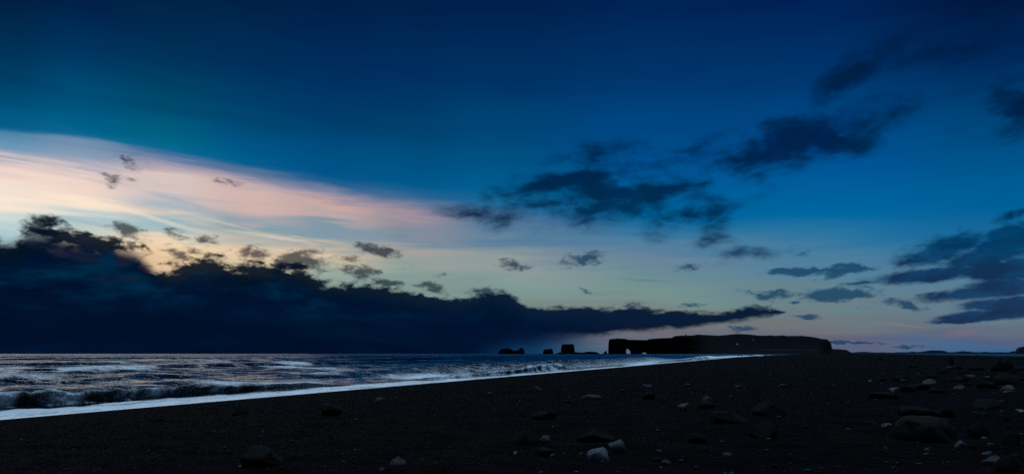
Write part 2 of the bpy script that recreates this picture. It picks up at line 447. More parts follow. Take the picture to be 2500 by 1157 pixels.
def sstep(v, lo, hi):
    t = np.clip((np.asarray(v, dtype=np.float64) - lo) / (hi - lo), 0, 1)
    return t * t * (3 - 2 * t)


def mesh_from(name, verts, faces, smooth=True):
    me = bpy.data.meshes.new(name)
    verts = np.asarray(verts, dtype=np.float32)
    faces = np.asarray(faces, dtype=np.int32)
    me.vertices.add(len(verts))
    me.vertices.foreach_set('co', verts.ravel())
    k = faces.shape[1]
    me.loops.add(faces.size)
    me.loops.foreach_set('vertex_index', faces.ravel())
    me.polygons.add(len(faces))
    me.polygons.foreach_set('loop_start', np.arange(0, faces.size, k, dtype=np.int32))
    me.polygons.foreach_set('loop_total', np.full(len(faces), k, dtype=np.int32))
    if smooth:
        me.polygons.foreach_set('use_smooth', np.ones(len(faces), dtype=bool))
    me.update(calc_edges=True)
    me.validate()
    return me


def add_attr(me, name, values):
    at = me.attributes.new(name, 'FLOAT', 'POINT')
    at.data.foreach_set('value', np.asarray(values, dtype=np.float32))


def obj(name, me, mat=None, parent=None, kind=None, label=None, cat=None, group=None):
    o = bpy.data.objects.new(name, me)
    COL.objects.link(o)
    if mat is not None:
        me.materials.clear()
        for m_ in (mat if isinstance(mat, (list, tuple)) else [mat]):
            me.materials.append(m_)
    if parent is not None:
        o.parent = parent
    for k, v in (('kind', kind), ('label', label), ('category', cat), ('group', group)):
        if v:
            o[k] = v
    return o


def grid_faces(nr, nc, keep=None):
    i = np.arange(nr - 1)[:, None] * nc + np.arange(nc - 1)[None, :]
    f = np.stack([i, i + 1, i + nc + 1, i + nc], -1).reshape(-1, 4)
    if keep is not None:
        kv = keep.reshape(-1)
        f = f[kv[f].any(1)]
        used = np.unique(f)
        remap = np.full(nr * nc, -1)
        remap[used] = np.arange(len(used))
        return remap[f], used
    return f, np.arange(nr * nc)


# ================================================================== materials
def material(name):
    m_ = bpy.data.materials.new(name)
    m_.use_nodes = True
    t = m_.node_tree
    b = t.nodes['Principled BSDF']
    return m_, NT(t), b


def attr(N, name):
    nd = N.n('ShaderNodeAttribute', attribute_name=name)
    return nd.outputs['Fac']


def bump(N, h, strength, dist, normal=None):
    nd = N.n('ShaderNodeBump')
    nd.inputs['Strength'].default_value = strength
    nd.inputs['Distance'].default_value = dist
    N.put(nd.inputs['Height'], h)
    if normal is not None:
        N.put(nd.inputs['Normal'], normal)
    return nd.outputs[0]


def rock_material(name, dark, light, scale=3.0, rough=0.85, spec=0.25, bmp=0.6, bd=0.03):
    m_, N, b = material(name)
    co = N.n('ShaderNodeTexCoord').outputs['Object']
    n1 = N.noise(co, scale, 8, 0.65)
    n2 = N.noise(co, scale * 7, 5, 0.6)
    f = N.step(N.m('ADD', N.m('MULTIPLY', n1, 0.7), N.m('MULTIPLY', n2, 0.3)), 0.36, 0.66)
    c = N.mix(f, dark, light)
    N.put(b.inputs['Base Color'], c)
    b.inputs['Roughness'].default_value = rough
    b.inputs['Specular IOR Level'].default_value = spec
    N.put(b.inputs['Normal'], bump(N, N.m('ADD', n1, N.m('MULTIPLY', n2, 0.4)), bmp, bd))
    return m_


M_BASALT = rock_material('dark basalt', (0.0005, 0.0005, 0.0005), (0.0024, 0.0020, 0.0017), 4.0, 0.9, 0.12)
M_BROWN = rock_material('brown basalt', (0.0005, 0.0004, 0.0003), (0.011, 0.0085, 0.006), 5.0, 0.9, 0.15, 0.9, 0.05)
M_PALE = rock_material('pale worn stone', (0.010, 0.012, 0.014), (0.11, 0.12, 0.132), 6.0, 0.7, 0.3)
M_MID = rock_material('weathered stone', (0.006, 0.0065, 0.007), (0.055, 0.058, 0.062), 6.0, 0.8, 0.3)
M_GREY = rock_material('grey stone', (0.004, 0.004, 0.005), (0.028, 0.028, 0.032), 6.0, 0.8, 0.3)
M_CLIFF = rock_material('cliff basalt', (0.003, 0.003, 0.003), (0.012, 0.011, 0.010), 0.02, 0.95, 0.05, 0.8, 6.0)


# ================================================================== the shore
def shore_x(y):
    y = np.asarray(y, dtype=np.float64)
    return np.where(y < 450, -29.6 + 0.4357 * y, 166.5 + 0.488 * (y - 450))


COS_S = 0.9168


def off_t(x, y):
    """metres out to sea from the edge of the wash (negative on land)"""
    return (shore_x(y) - x) * COS_S


LX, LY = 327.0, 390.0                       # where the lagoon bank leaves the frame
LDIR = np.array([367.0, 623.0]) / math.hypot(367, 623)


def lagoon_side(x, y):
    """metres past the inner bank (positive over the lagoon)"""
    return (x - LX) * LDIR[1] - (y - LY) * LDIR[0]


def beach_z(x, y, fine=True):
    x = np.asarray(x, dtype=np.float64)
    y = np.asarray(y, dtype=np.float64)
    d = -off_t(x, y)
    z = np.where(d > 0, 0.28 + 1.02 * (1 - np.exp(-np.maximum(d, 0) / 4.8)), 0.28 + 0.13 * d)
    land = sstep(d, 3, 14)
    z = z + land * (0.10 * fbm_np(x / 14, y / 14, octaves=3, seed=3) + 0.08 * fbm_np(x / 3.2, y / 3.2, octaves=3, seed=9))
    r = np.hypot(x, y)
    far = sstep(r, 150, 900)
    z = z + land * far * 0.5 * fbm_np(x / 160, y / 160, octaves=3, seed=21)
    z = z + 0.5 * land * np.exp(-((r - 300) / 120) ** 2) * sstep(x / np.maximum(y, 1), .5, .75) * (0.3 + 0.5 * fbm_np(x / 20, y / 20, octaves=3, seed=31))
    s = lagoon_side(x, y)
    z = z + (-1.5 - z) * sstep(s + 14 * fbm_np(x / 40, y / 40, octaves=3, seed=5), 0, 60) * (y > 200)
    if fine:
        near = 1 - sstep(r, 40, 90)
        ripple = fbm_np(x / 1.1, y / 0.55, octaves=4, seed=12, gain=0.6)
        z = z + land * near * 0.075 * ripple + land * near * 0.018 * fbm_np(x / 0.22, y / 0.22, octaves=2, seed=14)
    return z


# --- beach sheet
def polar(az0, az1, daz, r0, r1, g):
    az = np.arange(az0, az1 + daz, daz)
    n = int(math.log(r1 / r0) / math.log(1 + g)) + 1
    r = r0 * (1 + g) ** np.arange(n + 1)
    A, Rr = np.meshgrid(np.radians(az), r)
    return Rr * np.sin(A), Rr * np.cos(A), Rr


X, Y, RR = polar(-78, 80, 0.22, 1.5, 9000, 0.0125)
T = off_t(X, Y)
keep = T < 14
f, used = grid_faces(*X.shape, keep)
Z = beach_z(X.ravel()[used], Y.ravel()[used])
me = mesh_from('beach', np.stack([X.ravel()[used], Y.ravel()[used], Z], 1), f[:, ::-1])
add_attr(me, 'inland', -T.ravel()[used])
add_attr(me, 'far', sstep(RR.ravel()[used], 15, 160))

M_SAND, N, b = material('black sand')
geo = N.n('ShaderNodeNewGeometry').outputs['Position']
n1 = N.noise(geo, 0.35, 5, 0.6)
n2 = N.noise(geo, 9.0, 6, 0.7)
n3 = N.noise(N.vm('MULTIPLY', geo, (1.0, 2.0, 1.0)), 34.0, 3, 0.6)
inl = attr(N, 'inland')
dry = N.step(N.m('ADD', inl, N.m('MULTIPLY', n1, 6.0)), 7.0, 14.0)
grain = N.m('ADD', N.m('MULTIPLY', n2, 0.5), N.m('MULTIPLY', n3, 0.5))
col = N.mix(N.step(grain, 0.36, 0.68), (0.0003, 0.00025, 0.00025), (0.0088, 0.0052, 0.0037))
col = N.mix(N.m('MULTIPLY', N.step(n1, .42, .62), .85), col, (0.0014, 0.0013, 0.0017))  # broad tone patches stand in for shading of the sand's relief
tiny = N.n('ShaderNodeTexVoronoi', feature='F1')
N.put(tiny.inputs['Vector'], geo)
tiny.inputs['Scale'].default_value = 11.0
sepc = N.n('ShaderNodeSeparateColor')
N.put(sepc.inputs[0], tiny.outputs['Color'])
fleck = N.m('MULTIPLY', N.m('LESS_THAN', tiny.outputs['Distance'], 0.22), N.m('GREATER_THAN', sepc.outputs[0], 0.965))
col = N.mix(fleck, col, (0.022, 0.020, 0.022))
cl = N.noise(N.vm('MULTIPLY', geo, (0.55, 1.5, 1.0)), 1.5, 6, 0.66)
col = N.mix(N.step(cl, .44, .60), N.mix(0.72, col, (0.0004, 0.0003, 0.0003)), col)  # long dark patches: shade of the sand's ridges painted into the colour
col = N.mix(dry, (0.0002, 0.0002, 0.0003), col)
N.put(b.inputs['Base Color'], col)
b.inputs['Roughness'].default_value = 0.95
b.inputs['Specular IOR Level'].default_value = 0.04
N.put(b.inputs['Normal'], bump(N, N.m('ADD', N.m('ADD', grain, fleck), N.m('MULTIPLY', cl, 2.0)), 1.0, 0.06))
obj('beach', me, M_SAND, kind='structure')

# ================================================================== the sea
rng = np.random.default_rng(11)
main_dir = math.atan2(-0.40, 0.917)                 # towards the shore
WAVES = []
for L in np.geomspace(17, 46, 8):
    WAVES.append((L, 0.0095 * L, main_dir + rng.normal(0, .10), rng.uniform(0, 6.28)))
for L in np.geomspace(3.5, 14, 20):
    WAVES.append((L, 0.0036 * L, main_dir + rng.normal(0, .45), rng.uniform(0, 6.28)))
for L in np.geomspace(0.55, 3.2, 36):
    WAVES.append((L, 0.0044 * L, main_dir + rng.normal(0, .75), rng.uniform(0, 6.28)))


def sea_z(x, y, spacing):
    t = off_t(x, y)
    z = np.zeros_like(x)
    gust = 0.75 + 0.6 * fbm_np(x / 45, y / 45, octaves=2, seed=40)
    for L, a, d, ph in WAVES:
        k = 2 * math.pi / L
        w = np.clip((L / (spacing * 3.0)) - 0.9, 0, 1)
        if not w.any():
            continue
        p = k * (x * math.cos(d) + y * math.sin(d)) + ph + (0.9 * fbm_np(x / (L * 3), y / (L * 3), octaves=1, seed=int(L * 10)) if L > 15 else 0)
        s_ = np.sin(p)
        wave = s_ if L < 3.5 else (np.exp(1.1 * (s_ - 0.6)) - 0.62) * 1.15
        z += w * a * wave * (gust if L < 15 else 1.0)
    return z * (0.12 + 0.88 * sstep(t, 3, 18))


X, Y, RR = polar(-66, 42, 0.11, 15, 30000, 0.0080)
T = off_t(X, Y)
keep = (T > -1.5)
f, used = grid_faces(*X.shape, keep)
x_, y_, r_, t_ = [a.ravel()[used] for a in (X, Y, RR, T)]
z_ = sea_z(x_, y_, np.maximum(r_ * 0.0080, 0.1))
me = mesh_from('sea', np.stack([x_, y_, z_], 1), f[:, ::-1])
foam_glitter = 1.25 * np.exp(-np.maximum(t_ - 3, 0) / np.where(y_ > 70, 15 + y_ * 0.03, 3.0)) * sstep(y_, 20, 110)
foam_glitter = np.maximum(foam_glitter, 0.85 * np.exp(-((t_ - 14) / 6) ** 2) * sstep(y_, 62, 80) * (1 - sstep(y_, 85, 110)))
glitter = (0.33 + 0.30 * sstep(fbm_np(x_ / 14, y_ / 9, octaves=3, seed=77), -0.1, 0.5)) * (1 - 0.6 * sstep(r_, 150, 500)) * (1 - sstep(x_ / y_, -.35, -.05))  # pale lacing painted into the left water to lift its silver glitter
foam_glitter = np.maximum(foam_glitter, glitter)
add_attr(me, 'foam', foam_glitter)
add_attr(me, 'far', sstep(np.log(r_), math.log(30), math.log(1200)))
# extra normal tilt put in to darken the far and right-hand water
add_attr(me, 'dark_tilt', np.maximum(sstep(x_ + 0.34 * y_ + 30 * fbm_np(x_ / 60, y_ / 60, octaves=2, seed=91), -30, 60) * sstep(r_, 40, 110), 0.55 * sstep(np.log(r_), math.log(300), math.log(1500))))


def water_shader(N, b, foamfac, farfac=None, deep=(0.0, 0.0035, 0.007)):
    gn = N.n('ShaderNodeNewGeometry')
    geo = gn.outputs['Position']
    st = N.n('ShaderNodeMapping')
    N.put(st.inputs['Vector'], geo)
    st.inputs['Rotation'].default_value = (0, 0, R(24))
    st.inputs['Scale'].default_value = (1.0, 0.5, 1.0)
    half = (0.5, 0.5, 0.5)
    w1 = N.vm('SUBTRACT', N.noise(st.outputs[0], 0.30, 4, 0.75, color=True), half)
    w2 = N.vm('SUBTRACT', N.noise(st.outputs[0], 4.2, 5, 0.80, color=True), half)
    tilt = N.vm('MULTIPLY', N.vm('ADD', N.vm('ADD', N.vm('MULTIPLY', w1, (.28, .34, 0)), N.vm('MULTIPLY', w2, (.36, .42, 0))), N.xyz(0.035, N.m('MULTIPLY_ADD', attr(N, 'dark_tilt'), -0.095, -0.082), 0.0)), (1, 1, 0))
    ripn = N.vm('NORMALIZE', N.vm('ADD', gn.outputs['Normal'], tilt))
    lace1 = N.noise(geo, 0.55, 7, 0.68, dist=0.6)
    lace2 = N.noise(geo, 3.2, 6, 0.7, dist=0.8)
    lace = N.m('ADD', N.m('MULTIPLY', lace1, 0.5), N.m('MULTIPLY', lace2, 0.5))
    ff = N.step(N.m('ADD', N.m('MULTIPLY', foamfac, 0.62), lace), 0.74, 0.96)
    N.put(b.inputs['Base Color'], N.mix(ff, deep, (0.74, 0.77, 0.80)))
    rough = N.m('MULTIPLY_ADD', farfac, 0.12, 0.05) if farfac is not None else 0.1
    N.put(b.inputs['Roughness'], N.m('ADD', N.m('MULTIPLY', ff, 0.32), rough))
    b.inputs['IOR'].default_value = 1.44
    b.inputs['Specular IOR Level'].default_value = 0.5
    N.put(b.inputs['Normal'], bump(N, N.m('MULTIPLY', ff, lace2), 0.7, 0.15, ripn))
    return ff


M_SEA, N, b = material('sea water')
water_shader(N, b, attr(N, 'foam'), attr(N, 'far'))
obj('sea', me, M_SEA, kind='structure')

# --- lagoon behind the beach
M_LAG, N, b = material('lagoon water')
N.put(b.inputs['Base Color'], (0.0, 0.012, 0.025, 1))
b.inputs['Roughness'].default_value = 0.35
b.inputs['IOR'].default_value = 1.33
lx = np.array([[250, 330], [7000, 330], [9000, 5900], [1000, 5900]], dtype=float)
g = []
for i in range(13):
    for j in range(13):
        a, c = i / 12, j / 12
        p = (1 - a) * ((1 - c) * lx[0] + c * lx[1]) + a * ((1 - c) * lx[3] + c * lx[2])
        g.append((p[0], p[1], 0.22))
f, _ = grid_faces(13, 13)
obj('lagoon', mesh_from('lagoon', g, f), M_LAG, kind='structure')

# --- the wash: a sheet of white foam sliding up the sand
ys = [-40.0]
while ys[-1] < 2200:
    ys.append(ys[-1] + max(0.16, 0.0065 * abs(ys[-1])))
ys = np.array(ys)
tt = np.concatenate([np.arange(-2.6, 1.2, 0.10), np.arange(1.2, 11.0, 0.22)])
YY, TT = np.meshgrid(ys, tt, indexing='ij')
XX = shore_x(YY) - TT * 0.9168
YP = YY + TT * 0.40
front = 0.55 * fbm_np(ys / 9, ys * 0, octaves=3, seed=50) + 0.22 * fbm_np(ys / 1.6, ys * 0, octaves=3, seed=51) + 0.5 * sstep(ys, 45, 47) - 0.5 * sstep(ys, 66, 67)
front = front - 0.9 * sstep(ys, 98, 100) * (1 - sstep(ys, 104, 150))
front = front - 0.75 * (1 - sstep(ys, 60, 100))
dt = TT + 0.15 - front[:, None]
tq = off_t(XX, YP)
zb = beach_z(XX, YP, fine=False) + 0.02
zs = 0.06 + 0.05 * fbm_np(XX / 1.5, YP / 1.5, octaves=3, seed=52)
zz = np.maximum(zb, zs) + 0.05 * sstep(dt, 0, 0.35) - 0.10 * (1 - sstep(dt, -0.15, 0.02)) + 0.03 * fbm_np(XX / 0.5, YP / 0.5, octaves=3, seed=53) * sstep(dt, 0, .5)
keep = dt > -0.12
f, used = grid_faces(*XX.shape, keep)
me = mesh_from('foam', np.stack([XX.ravel()[used], YP.ravel()[used], zz.ravel()[used]], 1), f)
outer = np.where(ys < 62, 9.2, 7.0)[:, None] + 1.2 * fbm_np(ys / 6, ys * 0, octaves=3, seed=54)[:, None]
dens = sstep(dt, 0.0, 0.1) * (1 - 0.75 * sstep(TT, outer - 1.5, outer + 1.2))
gap = np.exp(-((dt - 0.55 - 0.12 * fbm_np(ys / 3, ys * 0, octaves=2, seed=58)[:, None]) / 0.10) ** 2) * sstep(fbm_np(ys / 12, ys * 0, octaves=1, seed=59), -.3, .1)[:, None]
dens = dens * (1 - 0.7 * gap) * (0.97 + 0.34 * fbm_np(YY / 4.5, TT / 0.7, octaves=4, seed=61))
add_attr(me, 'foam', dens.ravel()[used])
M_FOAM, N, b = material('sea foam')
geo = N.n('ShaderNodeNewGeometry').outputs['Position']
fa = attr(N, 'foam')
st = N.n('ShaderNodeMapping')
N.put(st.inputs['Vector'], geo)
st.inputs['Rotation'].default_value = (0, 0, R(24))
st.inputs['Scale'].default_value = (1.0, 0.45, 1.0)
l1 = N.noise(st.outputs[0], 1.4, 7, 0.7, dist=0.8)
l2 = N.noise(st.outputs[0], 7.0, 6, 0.7, dist=0.6)
lace = N.m('ADD', N.m('MULTIPLY', l1, 0.5), N.m('MULTIPLY', l2, 0.5))
ff = N.step(N.m('ADD', N.m('MULTIPLY', fa, 0.58), lace), 0.76, 1.10)
N.put(b.inputs['Base Color'], N.mix(ff, (0.006, 0.016, 0.026), (0.86, 0.88, 0.90)))
N.put(b.inputs['Roughness'], N.m('MULTIPLY_ADD', ff, 0.14, 0.12))
b.inputs['IOR'].default_value = 1.4
fn = N.n('ShaderNodeNewGeometry')
tl = N.vm('SUBTRACT', N.noise(st.outputs[0], 9.0, 4, 0.75, color=True), (0.5, 0.5, 0.5))
fnorm = N.vm('NORMALIZE', N.vm('ADD', fn.outputs['Normal'], N.vm('MULTIPLY', tl, (0.8, 0.8, 0.0))))
N.put(b.inputs['Normal'], bump(N, lace, 0.6, 0.10, fnorm))
obj('foam', me, M_FOAM, kind='stuff', label='sheet of white foam washing up the black sand', cat='foam')


# ================================================================== breaking waves
M_BREAK, N, b = material('breaking water')
geo = N.n('ShaderNodeNewGeometry').outputs['Position']
fa = attr(N, 'foam')
st = N.n('ShaderNodeMapping')
N.put(st.inputs['Vector'], geo)
st.inputs['Rotation'].default_value = (0, 0, R(24))
st.inputs['Scale'].default_value = (0.5, 1.6, 0.6)
l1 = N.noise(st.outputs[0], 1.6, 7, 0.68, dist=0.7)
l2 = N.noise(geo, 8.0, 6, 0.7, dist=0.5)
lace = N.m('ADD', N.m('MULTIPLY', l1, 0.55), N.m('MULTIPLY', l2, 0.45))
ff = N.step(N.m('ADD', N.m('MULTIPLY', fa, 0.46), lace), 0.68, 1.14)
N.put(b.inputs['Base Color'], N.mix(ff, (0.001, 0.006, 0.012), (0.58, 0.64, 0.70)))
N.put(b.inputs['Roughness'], N.m('MULTIPLY_ADD', ff, 0.45, 0.10))
b.inputs['IOR'].default_value = 1.33
N.put(b.inputs['Normal'], bump(N, lace, 1.0, 0.25))

# profile from the back of the wave over the crest and down the face: (metres seaward per metre of height, height)
P_CURL = np.array([(9, -.05), (6, .06), (3.6, .24), (2.0, .52), (1.0, .80), (.45, .95), (.12, 1.0), (-.12, .985), (-.30, .90), (-.38, .78), (-.30, .66), (-.14, .52), (-.12, .36), (-.28, .20), (-.6, .08), (-1.1, .03), (-1.6, -.10)])
P_SPILL = np.array([(9, -.05), (6, .06), (3.6, .24), (2.0, .50), (1.0, .76), (.45, .90), (.10, .97), (-.20, .95), (-.55, .84), (-.85, .70), (-1.1, .56), (-1.3, .42), (-1.5, .30), (-1.75, .19), (-2.1, .10), (-2.6, .03), (-3.1, -.10)])
P_SMOOTH = np.array([(9, -.05), (6, .07), (3.6, .27), (2.0, .56), (1.0, .82), (.45, .95), (.12, 1.0), (-.15, .97), (-.40, .87), (-.62, .74), (-.82, .60), (-1.0, .46), (-1.2, .33), (-1.5, .20), (-1.9, .10), (-2.5, .03), (-3.0, -.10)])


def breaker(y0, y1, step_, t_of, h_of, spill_of, smooth_of, foam_of, seed, label):
    s = np.arange(y0, y1, step_)
    nv = 72
    v0 = np.linspace(0, 1, len(P_CURL))
    v = np.linspace(0, 1, nv)
    prof = [np.stack([np.interp(v, v0, p[:, k]) for k in (0, 1)], 1) for p in (P_CURL, P_SPILL, P_SMOOTH)]
    h = h_of(s)[:, None] * (1 + 0.26 * fbm_np(s / 3.2, s * 0, octaves=3, seed=seed))[:, None]
    sp = np.clip(spill_of(s) + 0.3 * fbm_np(s / 2.8, s * 0, octaves=2, seed=seed + 3), 0, 1)[:, None]
    sm = np.clip(smooth_of(s), 0, 1)[:, None]
    dtp = (prof[0][None, :, 0] * (1 - sp) + prof[1][None, :, 0] * sp) * (1 - sm) + prof[2][None, :, 0] * sm
    zp = (prof[0][None, :, 1] * (1 - sp) + prof[1][None, :, 1] * sp) * (1 - sm) + prof[2][None, :, 1] * sm
    t = t_of(s)[:, None] + dtp * h + 0.25 * fbm_np(s / 4, s * 0, octaves=3, seed=seed + 1)[:, None]
    z = zp * h
    S = np.repeat(s[:, None], nv, 1)
    face = sstep(v, .36, .50)[None, :]
    fm = np.clip(foam_of(s), 0, 1.3)[:, None] * face
    x = shore_x(S) - t * 0.9168
    y = S + t * 0.40
    lump = fbm_np(x / 0.55, y / 0.55, z / 0.45, octaves=4, seed=seed + 7)
    big = fbm_np(x / 1.8, y / 1.8, z / 1.2, octaves=3, seed=seed + 9)
    amp_ = np.minimum(fm, 1) * h
    x = x + 0.24 * amp_ * lump + 0.30 * amp_ * big
    z = z + (0.22 * lump + 0.18 * big) * amp_ * sstep(z, 0, .2)
    # foam falls in veils from the lip
    veil = fbm_np(S / 0.9, v[None, :] * 1.6, octaves=3, seed=seed + 12)
    fm = fm * (0.72 + 0.6 * veil) + 0.35 * fm * np.exp(-((v[None, :] - .47) / .05) ** 2) + 0.4 * fm * sstep(v, .82, .95)[None, :]
    f, _ = grid_faces(len(s), nv)
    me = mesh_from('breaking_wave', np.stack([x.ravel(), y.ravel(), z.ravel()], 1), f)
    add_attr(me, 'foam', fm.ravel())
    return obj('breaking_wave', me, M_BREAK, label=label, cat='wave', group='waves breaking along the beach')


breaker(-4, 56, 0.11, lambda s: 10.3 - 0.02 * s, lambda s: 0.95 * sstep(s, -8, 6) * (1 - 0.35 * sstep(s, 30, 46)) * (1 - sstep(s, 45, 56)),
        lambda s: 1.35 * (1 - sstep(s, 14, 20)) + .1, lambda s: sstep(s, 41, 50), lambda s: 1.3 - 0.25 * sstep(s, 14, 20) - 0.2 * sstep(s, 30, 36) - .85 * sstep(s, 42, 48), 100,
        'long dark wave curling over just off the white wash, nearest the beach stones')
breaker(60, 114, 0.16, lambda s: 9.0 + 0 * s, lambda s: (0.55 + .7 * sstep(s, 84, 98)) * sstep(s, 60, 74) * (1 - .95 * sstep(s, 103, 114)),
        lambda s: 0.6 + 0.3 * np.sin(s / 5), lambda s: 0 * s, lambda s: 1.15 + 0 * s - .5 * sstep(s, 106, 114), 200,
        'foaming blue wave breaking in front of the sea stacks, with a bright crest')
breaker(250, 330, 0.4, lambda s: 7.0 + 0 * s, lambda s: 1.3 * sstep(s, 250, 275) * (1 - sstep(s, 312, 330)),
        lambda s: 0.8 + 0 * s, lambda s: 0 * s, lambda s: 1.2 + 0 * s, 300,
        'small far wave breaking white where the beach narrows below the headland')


# ================================================================== headland, sea stacks, far hills
SEC_CLIFF = np.array([(-.05, -3), (0, .0), (.015, .15), (.02, .35), (.03, .6), (.035, .8), (.05, .94), (.09, 1.0), (.3, 1.0), (.6, .99), (.85, .96), (.93, .8), (.97, .4), (1.0, 0), (1.02, -3)])
SEC_SLOPE = np.array([(-.55, -3), (-.5, .0), (-.38, .06), (-.25, .14), (-.12, .30), (0, .48), (.08, .66), (.14, .86), (.2, .96), (.28, 1.0), (.6, .97), (.8, .8), (.9, .5), (1.0, 0), (1.02, -3)])


def ridge(name, pts, dist, depth_of, slope_of, step_px, rough, seed, m=44):
    """a rock mass from its skyline: pts in photograph pixels, at a distance in metres"""
    xs = np.array([p[0] for p in pts], float)
    yt = np.array([p[1] for p in pts], float)
    st = np.unique(np.concatenate([np.arange(xs[0], xs[-1], step_px), xs]))
    top = np.interp(st, xs, yt)
    v0 = np.linspace(0, 1, len(SEC_CLIFF))
    v = np.linspace(0, 1, m)
    c = np.stack([np.interp(v, v0, SEC_CLIFF[:, k]) for k in (0, 1)], 1)
    s_ = np.stack([np.interp(v, v0, SEC_SLOPE[:, k]) for k in (0, 1)], 1)
    mpp = dist / FPX
    hh = np.maximum((HORIZON - top) * mpp + EYE, 0.6)
    sl = np.clip(slope_of(st), 0, 1)[:, None]
    dp = depth_of(st)[:, None]
    a = c[None, :, 0] * (1 - sl) + s_[None, :, 0] * sl
    zf = c[None, :, 1] * (1 - sl) + s_[None, :, 1] * sl
    z = np.where(zf < 0, zf, zf * hh[:, None])
    crest = 0.09 * (1 - sl) + 0.28 * sl
    y = dist + (a - crest) * dp
    u = ((st - 1250) / FPX)[:, None]
    x = u * y
    n1 = fbm_np(x / (rough * 9), z / (rough * 22), y / (rough * 9), octaves=5, seed=seed, gain=.6)
    n2 = fbm_np(x / (rough * 3), z / (rough * 3), y / (rough * 3), octaves=4, seed=seed + 5, gain=.6)
    wall = np.clip(zf, 0, 1) * (1 - np.clip(zf, 0, 1) ** 6 * .8)
    y = y + rough * (2.2 * n1 + 1.0 * n2) * (.3 + wall)
    x = x + rough * 0.35 * n2 * np.sin(math.pi * np.clip((st - st[0]) / max(st[-1] - st[0], 1), 0, 1))[:, None] ** .3
    z = z + np.where(zf > 0, rough * 0.35 * n2 * (.2 + wall), 0)
    ns = len(st)
    V = np.stack([x.ravel(), y.ravel(), z.ravel()], 1)
    f, _ = grid_faces(ns, m)
    i = np.arange(ns - 1) * m
    bottom = np.stack([i + m - 1, i, i + m, i + 2 * m - 1], 1)[:, [0, 1, 2, 3]]
    f = np.concatenate([f, bottom])
    bm = bmesh.new()
    bv = [bm.verts.new(p) for p in V]
    for q_ in f:
        bm.faces.new([bv[k] for k in q_])
    bm.faces.new([bv[k] for k in range(m)])
    bm.faces.new([bv[(ns - 1) * m + k] for k in range(m - 1, -1, -1)])
    bmesh.ops.recalc_face_normals(bm, faces=bm.faces)
    me = bpy.data.meshes.new(name)
    bm.to_mesh(me)
    bm.free()
    return me


def cut(me, polys, dist, y0, y1):
    """tunnels along the line of sight through a closed mesh"""
    o = bpy.data.objects.new('uncut', me)
    COL.objects.link(o)
    cutters = []
    for poly in polys:
        bm = bmesh.new()
        rings = []
        for yy in (y0, y1):
            rings.append([bm.verts.new(((px - 1250) / FPX * dist + (px * 0 + poly[0][0] - 1250) / FPX * (yy - dist), yy, EYE + (HORIZON - py) / FPX * dist)) for px, py in poly])
        n = len(poly)
        for k in range(n):
            bm.faces.new((rings[0][k], rings[0][(k + 1) % n], rings[1][(k + 1) % n], rings[1][k]))
        bm.faces.new(rings[0])
        bm.faces.new(rings[1][::-1])
        bmesh.ops.recalc_face_normals(bm, faces=bm.faces)
        cm = bpy.data.meshes.new('tunnel')
        bm.to_mesh(cm)
        bm.free()
        co_ = bpy.data.objects.new('tunnel', cm)
        COL.objects.link(co_)
        md = o.modifiers.new('cut', 'BOOLEAN')
        md.operation = 'DIFFERENCE'
        md.solver = 'EXACT'
        md.object = co_
        cutters.append(co_)
    dg = bpy.context.evaluated_depsgraph_get()
    res = bpy.data.meshes.new_from_object(o.evaluated_get(dg))
    for c in cutters + [o]:
        bpy.data.objects.remove(c)
    return res


HEAD = [(1484.6, 864), (1485.2, 856), (1484.9, 842), (1486.2, 833), (1487.5, 828), (1495, 826.6), (1510, 825.6), (1527, 826.5), (1534, 828.6), (1560, 829.2), (1580, 829.6), (1584, 827.2), (1610, 825.2), (1640, 824),
        (1647, 819.6), (1665, 818.2), (1690, 818), (1703, 815.2), (1725, 815.6), (1757, 817.6), (1775, 816.6), (1800, 814.3), (1830, 815.6), (1850, 818), (1870, 818.6), (1881, 817.5), (1892, 819), (1911, 817.8),
        (1923, 819.5), (1955, 819), (1975, 820.6), (1995, 823.6), (2010, 826), (2018, 826.6), (2022, 829), (2029, 836), (2030.5, 845), (2032, 851), (2045, 851.3), (2066, 853), (2073, 857), (2080, 861), (2090, 864)]
HD = 4300.0
me = ridge('headland', HEAD, HD, lambda s: 70 + 700 * sstep(s, 1582, 1720), lambda s: sstep(s, 1680, 1790) * (1 - 0.85 * sstep(s, 1985, 2025)), 1.6, 5.0, 400)
me = cut(me, [[(1529.5, 866), (1528.6, 856), (1529.4, 851.6), (1533, 851.3), (1536.5, 854.5), (1539.6, 858.5), (1538.2, 866)],
              [(1567.5, 866), (1567.8, 861.6), (1571, 860.0), (1575, 860.1), (1578.2, 861.8), (1578.6, 866)]], HD, HD - 400, HD + 900)
M_HEAD, N, b = material('headland turf and rock')
co = N.n('ShaderNodeTexCoord').outputs['Object']
nz1 = N.noise(N.vm('MULTIPLY', co, (1, 1, 3.0)), 0.012, 6, 0.6)
nrm = N.n('ShaderNodeSeparateXYZ')
N.put(nrm.inputs[0], N.n('ShaderNodeNewGeometry').outputs['Normal'])
grass = N.step(N.m('ADD', nrm.outputs[2], N.m('MULTIPLY', nz1, 0.5)), 0.45, 0.85)
hz = N.n('ShaderNodeSeparateXYZ')
N.put(hz.inputs[0], co)
band = N.m('MULTIPLY', N.step(N.m('ABSOLUTE', N.m('SUBTRACT', N.m('MULTIPLY_ADD', nz1, 16.0, hz.outputs[2]), 36.0)), 5.0, 2.0), N.step(hz.outputs[0], 1450.0, 1700.0, 0.0, 0.8))
N.put(b.inputs['Base Color'], N.mix(band, N.mix(grass, (0.002, 0.002, 0.002), (0.0034, 0.0042, 0.0052)), (0.015, 0.014, 0.0145)))
b.inputs['Roughness'].default_value = 0.95
b.inputs['Specular IOR Level'].default_value = 0.05
